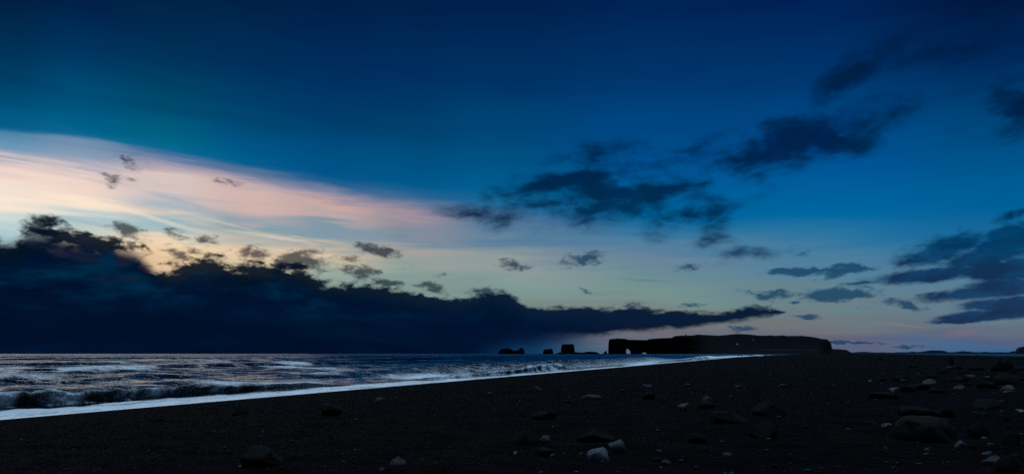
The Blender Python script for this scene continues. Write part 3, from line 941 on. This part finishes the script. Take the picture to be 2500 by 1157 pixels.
N.put(b.inputs['Normal'], bump(N, nz1, 0.8, 8.0))
headland = obj('headland', me, M_HEAD, label='long flat-topped dark headland with a sea arch through its seaward cliff', cat='headland')

M_SNOW, N, b = material('pale patch')
N.put(b.inputs['Base Color'], N.mix(N.noise(N.n('ShaderNodeTexCoord').outputs['Object'], 0.3, 4), (0.22, 0.23, 0.25), (0.45, 0.47, 0.5)))


def surf_y(px, py, dist):
    """front of the headland on the line of sight, by walking out along it"""
    dg = bpy.context.evaluated_depsgraph_get()
    d = Vector(((px - 1250) / FPX, 1, (HORIZON - py) / FPX)).normalized()
    ok, loc, nor, *_ = headland.evaluated_get(dg).ray_cast(Vector((0, 0, EYE)), d)
    return (loc, nor) if ok else (None, None)


for px, py, w_, h_, rz_ in ((1800.5, 840.5, 3.4, 5.0, 25), (1839, 830.5, 4.6, 1.6, 0), (1836.8, 826, 1.5, 1.8, 0), (1844.8, 838, 1.2, 1.8, 0)):
    loc, nor = surf_y(px, py, HD)
    if loc is None:
        continue
    bm = bmesh.new()
    bmesh.ops.create_icosphere(bm, subdivisions=2, radius=1)
    k = loc.y / FPX
    for v_ in bm.verts:
        n_ = float(vnoise(v_.co.x * 1.7 + px, v_.co.z * 1.7, v_.co.y, 3))
        v_.co = Vector((v_.co.x * w_ * k * .5, v_.co.y * 3.0, v_.co.z * h_ * k * .5)) * (1 + .35 * n_)
    m2 = bpy.data.meshes.new('pale_patch')
    bm.to_mesh(m2)
    bm.free()
    o = obj('pale_patch', m2, M_SNOW, headland)
    o.location = loc
    o.rotation_euler = (R(-50), R(rz_), 0)

# lighthouse on the skyline
M_TOWER, N, b = material('lighthouse wall')
N.put(b.inputs['Base Color'], N.mix(N.noise(N.n('ShaderNodeTexCoord').outputs['Object'], 0.6, 3), (0.10, 0.10, 0.10), (0.16, 0.155, 0.15)))
lh = bpy.data.objects.new('lighthouse', None)
COL.objects.link(lh)
loc, nor = surf_y(1673.5, 818.9, HD)
lh.location = loc if loc is not None else ((1673.5 - 1250) / FPX * HD, HD, 128)
lh['label'] = 'small square lighthouse standing on the skyline of the headland'
lh['category'] = 'lighthouse'


def box(bm, cx, cy, cz, sx, sy, sz):
    r = bmesh.ops.create_cube(bm, size=1)
    for v_ in r['verts']:
        v_.co = Vector((cx + v_.co.x * sx, cy + v_.co.y * sy, cz + v_.co.z * sz))


def bm_obj(name, build, mat, parent=None, **kw):
    bm = bmesh.new()
    build(bm)
    m_ = bpy.data.meshes.new(name)
    bm.to_mesh(m_)
    bm.free()
    return obj(name, m_, mat, parent, **kw)


bm_obj('tower', lambda bm: (box(bm, 0, 0, 3.5, 4.6, 4.6, 11), box(bm, 0, 0, 9.2, 5.6, 5.6, .6), box(bm, 7, 1, 1.0, 8, 6, 6)), M_TOWER, lh)
bm_obj('lantern', lambda bm: (bmesh.ops.create_cone(bm, segments=12, radius1=1.6, radius2=1.6, depth=3.2, cap_ends=True, matrix=Matrix.Translation((0, 0, 11))),
                              bmesh.ops.create_cone(bm, segments=12, radius1=1.9, radius2=0.1, depth=1.6, cap_ends=True, matrix=Matrix.Translation((0, 0, 13.4)))), M_TOWER, lh)

STACKS = [
    ([(1216.6, 864), (1217.2, 861), (1219, 856), (1223, 851.5), (1229, 850.5), (1238, 849.3), (1243, 850.5), (1250, 853), (1254, 855.6), (1262, 854.6), (1267, 853.5), (1269, 849.5), (1273, 848), (1278, 850.5), (1280, 857), (1281.5, 863.8)], 5200, 60,
     'low humped sea stack with a knob on one end, leftmost on the horizon'),
    ([(1325, 864), (1326, 858), (1328, 852.5), (1332, 852), (1337, 852.2), (1341, 850.6), (1347, 851), (1350, 855), (1351.2, 863.8)], 5000, 45,
     'small squat sea stack standing alone just left of the square one'),
    ([(1369.8, 864), (1369.2, 850), (1371, 843), (1372.5, 840), (1385, 839.6), (1400, 839.3), (1401.8, 846), (1403, 853), (1403.8, 864)], 4700, 75,
     'tall square-topped sea stack rising from a low reef'),
    ([(1353, 864), (1363, 860.6), (1368, 859.2), (1374, 858.8), (1404, 858.8), (1415, 859.8), (1425, 860), (1432, 858), (1440, 857.5), (1450, 858.5), (1456, 858.7), (1461, 861.5), (1466, 863.8)], 4560, 60,
     'long low reef of rock at the foot of the square sea stack'),
    ([(1471.5, 864), (1473.5, 861), (1475.5, 859.5), (1478, 855.5), (1480.5, 857), (1483.4, 863.8)], 4400, 16,
     'tiny pointed rock in the water beside the headland cliff'),
]
for i, (pts, dist, dep, label) in enumerate(STACKS):
    me = ridge('sea_stack', pts, dist, lambda s, d=dep: d + 0 * s, lambda s: 0 * s, 1.0, 2.2, 500 + 10 * i)
    obj('sea_stack' if i != 3 else 'reef', me, M_CLIFF, label=label, cat='sea stack' if i != 3 else 'reef', group='rocks in the sea off the headland')

HILLS = [(2040, 862), (2060, 859.4), (2078, 860.2), (2095, 858.5), (2110, 858), (2140, 860), (2152, 859.2), (2180, 860.2), (2190, 859), (2210, 859.2), (2222, 858.8), (2224, 857.5), (2233, 857.6), (2236, 859), (2246, 858.3),
         (2256, 857), (2270, 854.8), (2280, 854.6), (2300, 855), (2308, 856.5), (2314, 859), (2330, 859), (2345, 857), (2350, 856.2), (2362, 857.5), (2366, 857.2), (2374, 858.8), (2395, 859.3), (2402, 858), (2420, 859.2),
         (2440, 859), (2462, 859.5), (2470, 857), (2480, 856), (2500, 856), (2600, 858), (2800, 859), (3100, 861)]
me = ridge('hills', HILLS, 6500, lambda s: 500 + 0 * s, lambda s: 1 + 0 * s, 3, 1.5, 600)
M_FAR, N, b = material('far hill ground')
N.put(b.inputs['Base Color'], N.mix(N.noise(N.n('ShaderNodeTexCoord').outputs['Object'], 0.01, 5), (0.003, 0.004, 0.005), (0.007, 0.008, 0.010)))
b.inputs['Specular IOR Level'].default_value = 0.05
obj('hills', me, M_FAR, kind='structure')
HILL2 = [(2477, 863), (2479.5, 858), (2481, 852), (2484, 849), (2488, 847), (2500, 845), (2530, 842), (2600, 838), (2700, 842), (2760, 850), (2800, 862)]
me = ridge('hill', HILL2, 6100, lambda s: 400 + 0 * s, lambda s: .35 + 0 * s, 2, 3, 640)
obj('hill', me, M_FAR, kind='structure')


# ================================================================== stones on the beach
def ground_at(px, py):
    """where the line of sight through a pixel meets the sand"""
    u, w = (px - 1250) / FPX, (HORIZON - py) / FPX
    z = 1.3
    for _ in range(12):
        yy = (z - EYE) / w
        z = float(beach_z(np.array([u * yy]), np.array([yy]), fine=False)[0])
    return u * yy, yy, z


def stone_mesh(name, seed, sx, sy, sz, facets=7, sub=3, rough=.10, shape='round'):
    rg = np.random.default_rng(seed)
    bm = bmesh.new()
    bmesh.ops.create_icosphere(bm, subdivisions=sub, radius=1.0)
    V = np.array([v_.co[:] for v_ in bm.verts])
    for _ in range(facets):
        n_ = rg.normal(size=3)
        n_ /= np.linalg.norm(n_)
        d = rg.uniform(.48, .82)
        ex = np.maximum(V @ n_ - d, 0)
        V = V - ex[:, None] * n_[None, :] * .98
    if shape == 'wedge':
        V[:, 2] *= 0.35 + 0.65 * (1 - (V[:, 0] + 1) / 2)
    elif shape == 'wedge_r':
        V[:, 2] *= 0.35 + 0.65 * (V[:, 0] + 1) / 2
    elif shape == 'peak':
        V[:, :2] *= (1.12 - 0.62 * np.clip(V[:, 2], 0, 1))[:, None]
    elif shape == 'slab':
        V[:, 2] = np.clip(V[:, 2], -.55, .55) * 1.6
    elif shape == 'block':
        V = np.sign(V) * np.abs(V) ** .72
        V /= np.abs(V).max()
    n1 = fbm_np(V[:, 0] * 1.6 + seed, V[:, 1] * 1.6, V[:, 2] * 1.6, octaves=4, seed=seed, gain=.55)
    V = V * (1 + rough * 2.2 * n1)[:, None]
    V = V * np.array([sx, sy, sz])
    for v_, p in zip(bm.verts, V):
        v_.co = p
    for f_ in bm.faces:
        f_.smooth = True
    m_ = bpy.data.meshes.new(name)
    bm.to_mesh(m_)
    bm.free()
    return m_


MATS = {'m': M_MID, 'd': M_BASALT, 'b': M_BROWN, 'p': M_PALE, 'g': M_GREY}


def stone(name, x0, x1, ytop, ybase, mat, label, shape='round', tilt=0, facets=7, depth=.8, sub=3, rough=.10, group='stones lying on the black beach', cat=None):
    px = (x0 + x1) / 2
    gx, gy, gz = ground_at(px, ybase)
    k = gy / FPX
    w_, h_ = (x1 - x0) * k, (ybase - ytop) * k
    seed = int(px * 7 + ybase * 13) % 10007
    me = stone_mesh(name, seed, w_ / 2, w_ / 2 * depth, h_ * .80, facets + 3, sub, rough, shape)
    o = obj(name, me, MATS[mat], label=label, cat=cat or name.replace('_', ' '), group=group)
    o.location = (gx, gy + w_ / 2 * depth * .8, gz + h_ * .22)
    o.rotation_euler = (0, R(tilt), R((seed % 40) - 20))
    return o


BOULDERS = [
    ('boulder', 2225, 2372, 1024, 1078, 'b', 'largest boulder on the beach, brown and pitted with a pale worn top edge', 'block', 3, 9),
    ('boulder', 2190, 2322, 985, 1022, 'd', 'broad dark boulder with a pale rim, just behind the big brown boulder', 'wedge', 0, 9),
    ('boulder', 2298, 2346, 992, 1017, 'd', 'black round boulder touching the right end of the broad rimmed boulder', 'round', 0, 6),
    ('boulder', 1723, 1842, 996, 1034, 'd', 'long black wedge-shaped boulder sloping down to the right on the open sand', 'wedge', 4, 6),
    ('boulder', 1848, 1926, 976, 1012, 'd', 'black pyramid-shaped boulder behind the dome-shaped one', 'peak', 0, 7),
    ('boulder', 1822, 1910, 1031, 1070, 'd', 'smooth black dome-shaped boulder in front of the pyramid-shaped one', 'round', 0, 5),
    ('boulder', 2136, 2204, 956, 974, 'd', 'flat black boulder with a pale slab leaning on its back', 'block', 0, 6),
    ('boulder', 2374, 2436, 1028, 1069, 'd', 'upright black boulder to the right of the big brown boulder', 'round', 0, 7),
    ('boulder', 2390, 2476, 975, 997, 'd', 'low black boulder in the rubble below the arched pale stone', 'round', 0, 7),
    ('boulder', 2218, 2306, 936, 953, 'd', 'low dark boulder under the pale arched stone', 'round', 0, 8),
    ('boulder', 2396, 2446, 924, 947, 'd', 'dark boulder under a pale tilted slab', 'round', 0, 7),
    ('boulder', 2440, 2505, 912, 938, 'd', 'wide black boulder cut by the edge of the view, above the arched pale stone', 'block', 0, 7),
    ('boulder', 2335, 2380, 918, 933, 'd', 'flat dark boulder between the standing person and the tilted slab', 'round', 0, 6),
    ('boulder', 2372, 2412, 888, 903, 'd', 'dark peaked boulder far back on the rubble', 'peak', 0, 6),
    ('boulder', 2430, 2456, 870, 906, 'd', 'tall black boulder standing up against the lagoon', 'peak', 0, 6),
    ('boulder', 2452, 2486, 876, 905, 'd', 'black boulder beside the tall one that stands against the lagoon', 'round', 0, 6),
    ('boulder', 1565, 1612, 958, 976, 'd', 'small black boulder alone on the smooth middle sand', 'round', 0, 6),
    ('boulder', 778, 828, 986, 1014, 'd', 'black block-shaped boulder alone near the white wash', 'block', 0, 6),
    ('boulder', 560, 603, 996, 1015, 'd', 'low black wedge of rock below the curling wave, rising to the right', 'wedge_r', 0, 6),
    ('boulder', 1416, 1502, 1044, 1079, 'd', 'dull dark pyramid boulder behind the bright white-topped stone', 'peak', 0, 7),
    ('boulder', 1250, 1312, 1042, 1087, 'd', 'dark boulder, joined to a lower grey stone', 'peak', 0, 6),
    ('boulder', 1306, 1352, 1082, 1108, 'd', 'low black boulder below the joined dark and grey stones', 'wedge', 0, 6),
    ('boulder', 1682, 1730, 1058, 1079, 'd', 'small dull dome-shaped boulder in front of the long black wedge', 'round', 0, 6),
    ('boulder', 1290, 1362, 998, 1022, 'd', 'very low dark mound of rock behind the joined dark and grey stones', 'wedge_r', 0, 6),
    ('boulder', 2460, 2506, 1050, 1088, 'd', 'round dark boulder cut by the edge of the view, level with the big brown boulder', 'round', 0, 5),
    ('boulder', 2452, 2510, 1103, 1150, 'd', 'black boulder in the bottom corner by the grey angular stone', 'peak', 0, 6),
    ('boulder', 570, 690, 1082, 1140, 'd', 'very low broad dark rock in the near sand, with nothing else around it', 'wedge', 0, 6),
    ('boulder', 1696, 1752, 978, 996, 'd', 'squat black boulder just right of the thin pale leaning slab', 'round', 0, 6),
]
for n_, x0, x1, yt, yb, m_, lab, shp, tl, fc in BOULDERS:
    stone(n_, x0, x1, yt, yb, m_, lab, shp, tl, fc, sub=4 if x1 - x0 > 70 else 3, cat='boulder', group='boulders on the black beach')

# things the loose stones are described by: (pixel x, pixel y, words)
MARKS = [(2298, 1078, 'the big brown boulder'), (2256, 1022, 'the broad pale-rimmed boulder'), (1782, 1034, 'the long black wedge boulder'), (1887, 1012, 'the black pyramid boulder'), (1866, 1070, 'the black dome boulder'),
         (2170, 974, 'the boulder with a leaning slab'), (2405, 1069, 'the upright black boulder'), (2278, 937, 'the pale arch on a low boulder'), (2418, 927, 'the thin tilted slab'), (2322, 904, 'the standing person'),
         (1460, 1127, 'the bright white-topped stone'), (1300, 1087, 'the joined dark and grey stones'), (1441, 974, 'the flat pale grey slab'), (1674, 1001, 'the thin leaning slab'), (1588, 976, 'the lone small black boulder'),
         (2436, 1131, 'the grey angular corner stone'), (1706, 1079, 'the dull dome boulder'), (2433, 997, 'the low rubble boulder'), (2468, 959, 'the pale arch by the edge'), (2443, 906, 'the tall lagoon boulder'), (1779, 1115, 'the lone bluish stone')]
ORD = ['closest', 'second closest', 'third closest', 'fourth closest', 'fifth closest', 'sixth closest', 'seventh closest', 'eighth closest', 'ninth closest', 'tenth closest']


def describe(items, kind_of):
    """items: (object, px, py, look words). A label for each from what it lies beside; the order tells a run of like ones apart"""
    bins = {}
    for o, px, py, look in items:
        best = min(MARKS, key=lambda m_: math.hypot((px - m_[0]) * .6, (py - m_[1]) * 2.2))
        ddx, ddy = px - best[0], (py - best[1]) * 3
        side = ('right of' if ddx > 0 else 'left of') if abs(ddx) > abs(ddy) else ('in front of' if ddy > 0 else 'behind')
        bins.setdefault((look, side, best[2]), []).append((math.hypot(ddx, ddy), o))
    for (look, side, mark), lst in bins.items():
        lst.sort(key=lambda v_: v_[0])
        for i, (_, o) in enumerate(lst):
            if len(lst) == 1:
                o['label'] = look + ' ' + kind_of + ' lying ' + side + ' ' + mark
            else:
                o['label'] = ORD[min(i, 9)] + ' ' + look + ' ' + kind_of + ' ' + side + ' ' + mark


rr_ = random.Random(21)
loose = []
for _ in range(24):
    px = rr_.uniform(2150, 2498)
    yb = 876 + 84 * rr_.random() ** 1.5
    w_ = rr_.uniform(16, 36) * (.5 + (yb - 866) / 110)
    o = stone('boulder', px - w_ / 2, px + w_ / 2, yb - w_ * rr_.uniform(.28, .42), yb, 'd', '', rr_.choice(['round', 'peak', 'wedge', 'wedge_r', 'block']), 0, 7, sub=2, cat='boulder', group='half-buried rocks in the far rubble')
    loose.append((o, px, yb, 'half-buried black'))
describe(loose, 'rubble rock')

STONES = [
    ('stone', 1428, 1491, 1092, 1127, 'p', 'bright white-topped stone, the brightest thing on the near sand', 'block', 0, 7),
    ('stone', 1480, 1531, 1080, 1106, 'm', 'long pale stone leaning out behind the bright white-topped stone', 'slab', -24, 5),
    ('stone', 1318, 1352, 1062, 1082, 'g', 'low grey stone joined to a peaked dark boulder', 'round', 12, 6),
    ('stone', 1410, 1472, 964, 974, 'g', 'flat pale grey slab lying level on the middle sand', 'slab', 0, 6),
    ('stone', 1656, 1692, 987, 1001, 'm', 'thin pale slab leaning up to the right by the squat black boulder', 'slab', -22, 5),
    ('stone', 1714, 1744, 967, 986, 'g', 'small grey arched stone behind the squat black boulder', 'round', 0, 6),
    ('stone', 2174, 2207, 946, 960, 'p', 'pale slab leaning on the flat black boulder', 'slab', -20, 5),
    ('stone', 2260, 2297, 925, 937, 'm', 'pale arched stone lying across the low dark boulder', 'round', 0, 6),
    ('stone', 2334, 2364, 934, 951, 'm', 'pale stone sloping up to the right, between two clusters of dark boulders', 'wedge_r', -14, 6),
    ('stone', 2451, 2485, 938, 959, 'm', 'pale arched stone near the edge of the view below the wide black boulder', 'round', -6, 6),
    ('stone', 2408, 2428, 918, 927, 'm', 'thin pale tilted slab resting on a dark boulder', 'slab', -20, 5),
    ('stone', 2456, 2484, 953, 960, 'g', 'flat grey flake right under the pale arched stone by the edge', 'slab', 0, 5),
    ('stone', 2156, 2181, 1033, 1042, 'p', 'short bright stone left of the big brown boulder', 'slab', 0, 5),
    ('stone', 2210, 2243, 1023, 1037, 'g', 'bluish grey stone touching the back of the big brown boulder', 'round', 0, 6),
    ('stone', 1766, 1790, 1105, 1115, 'm', 'bluish pale pebble-like stone alone below the dome-shaped boulder', 'slab', 0, 5),
    ('stone', 2338, 2373, 1074, 1092, 'm', 'pale stone at the right foot of the big brown boulder', 'round', 0, 7),
    ('stone', 2398, 2416, 1064, 1073, 'g', 'grey stone at the foot of the upright black boulder', 'peak', 0, 6),
    ('stone', 2413, 2432, 1081, 1089, 'm', 'small pale stone below the upright black boulder', 'slab', 8, 5),
    ('stone', 2405, 2432, 1102, 1111, 'm', 'small bright curved stone above the grey angular stone', 'round', -6, 5),
    ('stone', 2410, 2462, 1112, 1131, 'g', 'grey angular stone near the bottom corner', 'peak', 0, 7),
    ('stone', 945, 992, 1112, 1141, 'g', 'dim grey rounded stone by a white shard in the near sand', 'peak', 0, 6),
    ('shard', 926, 937, 1142, 1150, 'p', 'thin white shard lying on the near sand', 'slab', 30, 5),
    ('stone', 910, 940, 970, 978, 'g', 'flat grey stone near the wash, right of the black block', 'slab', 0, 5),
    ('stone', 1186, 1202, 953, 963, 'g', 'small grey stone close to the edge of the wash', 'wedge_r', 0, 6),
    ('stone', 1302, 1324, 940, 954, 'g', 'small pale flat stone with a raised end on the upper sand', 'wedge', 0, 6),
    ('stone', 1568, 1594, 940, 948, 'g', 'thin bluish stone on the smooth dark sand behind the small black boulder', 'slab', 0, 5),
    ('stone', 1672, 1690, 936, 943, 'g', 'small bluish stone on the smooth sand under the headland', 'slab', -8, 5),
    ('stone', 1512, 1530, 950, 959, 'g', 'dim rounded stone left of the thin bluish one', 'round', 0, 5),
    ('stone', 1796, 1814, 940, 947, 'm', 'small whitish stone on the sand, right of the bluish ones', 'slab', 0, 5),
    ('stone', 1904, 1930, 936, 945, 'g', 'small pale stone with a dark neighbour behind the pyramid boulder', 'wedge', 0, 5),
    ('stone', 2120, 2134, 927, 933, 'p', 'small bright flat stone alone on the far sand', 'slab', 0, 5),
    ('stone', 2200, 2216, 925, 931, 'm', 'thin curved pale stone left of the pale arched one', 'slab', 6, 5),
    ('stone', 2364, 2388, 914, 920, 'g', 'level grey flake above the flat dark boulder', 'slab', 0, 5),
    ('stone', 1414, 1424, 1102, 1110, 'm', 'tiny pale stone just left of the bright white-topped stone', 'round', 0, 5),
    ('stone', 1252, 1264, 1101, 1108, 'p', 'bright bluish chip in the sand below the joined dark and grey stones', 'slab', 0, 5),
    ('stone', 1343, 1358, 1106, 1115, 'g', 'small pale triangular stone by the low black boulder', 'peak', 0, 5),
    ('stone', 2314, 2334, 892, 898, 'm', 'small bright stone at the feet of the standing person', 'round', 0, 5),
    ('stone', 2486, 2506, 999, 1006, 'p', 'bright white stone at the very edge of the view', 'slab', 0, 5),
    ('stone', 2375, 2400, 1005, 1015, 'g', 'greenish grey stone right of the black round boulder', 'slab', 0, 5),
    ('stone', 2442, 2458, 976, 983, 'g', 'bluish stone on top of the low black boulder in the rubble', 'slab', 0, 5),
]
for n_, x0, x1, yt, yb, m_, lab, shp, tl, fc in STONES:
    stone(n_, x0, x1, yt, yb, m_, lab, shp, tl, fc, cat='stone' if n_ == 'stone' else 'shard')

# small stones strewn over the right half, nothing to tell them apart
protos = {k: [stone_mesh('pebble', 900 + i + j * 20, 1, .8, .55, 5, 2, .1, ('round', 'slab', 'peak', 'wedge')[i % 4]) for i in range(5)] for j, k in enumerate('dgp')}
for k, ms in protos.items():
    for m_ in ms:
        m_.materials.append(MATS[k])
rs = random.Random(4)
cnt = 0
loose = []
while cnt < 170:
    px = 1350 + 1180 * rs.random() ** .6
    py = 872 + 285 * rs.random() ** 1.5
    if py < 905 and px < 2150:
        continue
    wpx = rs.choice([3, 4, 5, 6, 8, 10, 13]) * (.7 + .6 * rs.random()) * (0.7 + (py - 860) / 300)
    k = rs.choices('dgp', (5, 3, 0.6))[0]
    if k == 'p':
        wpx = min(wpx, 8)
    gx, gy, gz = ground_at(px, py)
    s = wpx * gy / FPX / 2
    o = bpy.data.objects.new('pebble', rs.choice(protos[k]))
    COL.objects.link(o)
    o.location = (gx, gy, gz + s * .15)
    o.scale = (s, s, s)
    o.rotation_euler = (rs.uniform(-.2, .2), rs.uniform(-.2, .2), rs.uniform(0, 6.3))
    loose.append((o, px, py, ('larger ' if wpx > 9 else 'tiny ' if wpx < 5 else 'small ') + {'d': 'black', 'g': 'grey', 'p': 'pale'}[k]))
    o['category'] = 'stone'
    o['group'] = {'d': 'small black stones strewn on the beach', 'g': 'small grey stones strewn on the beach', 'p': 'small pale stones strewn on the beach'}[k]
    cnt += 1
describe(loose, 'stone')

# gravel between them: one mass
rg = np.random.default_rng(5)
NG = 9000
r_ = 7.5 * (60 / 7.5) ** rg.random(NG) ** .85
a_ = np.radians(rg.uniform(-44, 46, NG))
gx, gy = r_ * np.sin(a_), r_ * np.cos(a_)
ok = -off_t(gx, gy) > 9
gx, gy, r_ = gx[ok], gy[ok], r_[ok]
gz = beach_z(gx, gy)
bm = bmesh.new()
bmesh.ops.create_icosphere(bm, subdivisions=1, radius=1)
ico = np.array([v_.co[:] for v_ in bm.verts])
icf = np.array([[v_.index for v_ in f_.verts] for f_ in bm.faces])
bm.free()
sz = (0.006 + 0.022 * rg.random(len(gx)) ** 3) * (1 + r_ / 40)
V = ico[None] * (1 + .35 * rg.normal(size=(len(gx), 12, 1)).clip(-1, 1)) * (sz[:, None, None] * np.array([1.3, 1.0, .6])[None, None])
th = rg.uniform(0, 6.28, len(gx))[:, None]
V = np.stack([V[..., 0] * np.cos(th) - V[..., 1] * np.sin(th), V[..., 0] * np.sin(th) + V[..., 1] * np.cos(th), V[..., 2]], -1) + np.stack([gx, gy, gz + sz * .2], 1)[:, None]
F = icf[None] + 12 * np.arange(len(gx))[:, None, None]
me = mesh_from('gravel', V.reshape(-1, 3), F.reshape(-1, 3), smooth=False)
M_GRAV, N, b = material('gravel')
inf = N.n('ShaderNodeNewGeometry')
N.put(b.inputs['Base Color'], N.ramp(inf.outputs['Random Per Island'], [(0, (.001, .001, .001)), (.6, (.006, .005, .0045)), (.88, (.014, .011, .010)), (.97, (.03, .028, .028)), (1, (.09, .09, .09))]))
b.inputs['Roughness'].default_value = .9
b.inputs['Specular IOR Level'].default_value = .1
obj('gravel', me, M_GRAV, kind='stuff', label='fine dark gravel scattered over the near sand', cat='gravel')


# ================================================================== people
def person_mesh(seed, stride=.16, arm=.05):
    joints = {'pelvis': ((0, 0, .92), .13), 'waist': ((0, 0, 1.06), .125), 'chest': ((0, .01, 1.28), .155), 'neck': ((0, .01, 1.47), .06), 'head': ((0, -.01, 1.58), .092), 'crown': ((0, 0, 1.67), .075)}
    edges = [('pelvis', 'waist'), ('waist', 'chest'), ('chest', 'neck'), ('neck', 'head'), ('head', 'crown')]
    for s, n_ in ((-1, 'l'), (1, 'r')):
        fw = stride * s * .5
        joints.update({'hip' + n_: ((.09 * s, 0, .88), .10), 'knee' + n_: ((.11 * s, fw * .7 - .02, .48), .072), 'ankle' + n_: ((.13 * s, fw, .09), .05), 'toe' + n_: ((.14 * s, fw - .15, .03), .042),
                       'sho' + n_: ((.18 * s, .01, 1.40), .075), 'elb' + n_: ((.25 * s, .03, 1.13), .052), 'wri' + n_: ((.25 * s, -.05 + arm * s, .90), .036), 'hand' + n_: ((.245 * s, -.08 + arm * s, .80), .04)})
        edges += [('pelvis', 'hip' + n_), ('hip' + n_, 'knee' + n_), ('knee' + n_, 'ankle' + n_), ('ankle' + n_, 'toe' + n_), ('chest', 'sho' + n_), ('sho' + n_, 'elb' + n_), ('elb' + n_, 'wri' + n_), ('wri' + n_, 'hand' + n_)]
    names = list(joints)
    me = bpy.data.meshes.new('person')
    me.from_pydata([joints[k][0] for k in names], [(names.index(a), names.index(c)) for a, c in edges], [])
    o = bpy.data.objects.new('rig', me)
    COL.objects.link(o)
    md = o.modifiers.new('skin', 'SKIN')
    for i, k in enumerate(names):
        sv = me.skin_vertices[0].data[i]
        sv.radius = (joints[k][1], joints[k][1])
        sv.use_root = (k == 'pelvis')
    o.modifiers.new('smooth', 'SUBSURF').levels = 1
    dg = bpy.context.evaluated_depsgraph_get()
    res = bpy.data.meshes.new_from_object(o.evaluated_get(dg))
    bpy.data.objects.remove(o)
    for p in res.polygons:
        p.use_smooth = True
        zc = p.center.z
        p.material_index = 1 if zc < .92 else (0 if zc < 1.49 else 2)
    return res


def cloth(name, c):
    m_, N, b = material(name)
    N.put(b.inputs['Base Color'], N.mix(N.noise(N.n('ShaderNodeTexCoord').outputs['Object'], 18, 4), tuple(v * .6 for v in c), c))
    b.inputs['Roughness'].default_value = .9
    b.inputs['Specular IOR Level'].default_value = .1
    return m_


C_JACKET, C_TROUSER, C_SKIN, C_HAIR = cloth('dark jacket', (.012, .012, .016)), cloth('dark trousers', (.008, .008, .011)), cloth('skin', (.22, .14, .10)), cloth('hair', (.012, .009, .007))


def person(px, py, height_px, rz_, label, seed, stride, group=None):
    gx, gy, gz = ground_at(px, py)
    me = person_mesh(seed, stride)
    s = height_px * gy / FPX / 1.75
    o = obj('person', me, [C_JACKET, C_TROUSER, C_SKIN], label=label, cat='person', group=group)
    o.location = (gx, gy, gz)
    o.rotation_euler = (0, 0, R(rz_))
    o.scale = (s, s, s)
    bm = bmesh.new()
    bmesh.ops.create_icosphere(bm, subdivisions=3, radius=.106)
    for v_ in list(bm.verts):
        if v_.co.z < -.02 and v_.co.y < .02:
            bm.verts.remove(v_)
    hm = bpy.data.meshes.new('hair')
    bm.to_mesh(hm)
    bm.free()
    h = obj('hair', hm, C_HAIR, o)
    h.location = (0, .005, 1.60)
    return o


person(2322.5, 904, 35, 150, 'person in dark clothes standing among the stones', 1, .22)
person(1803.5, 871.6, 7.2, 20, 'tiny far figure at the water edge, the one nearer the waves', 2, .3, 'people walking at the water edge')
person(1810.5, 871.4, 6.8, -30, 'tiny far figure at the water edge, the one nearer the headland', 3, .3, 'people walking at the water edge')
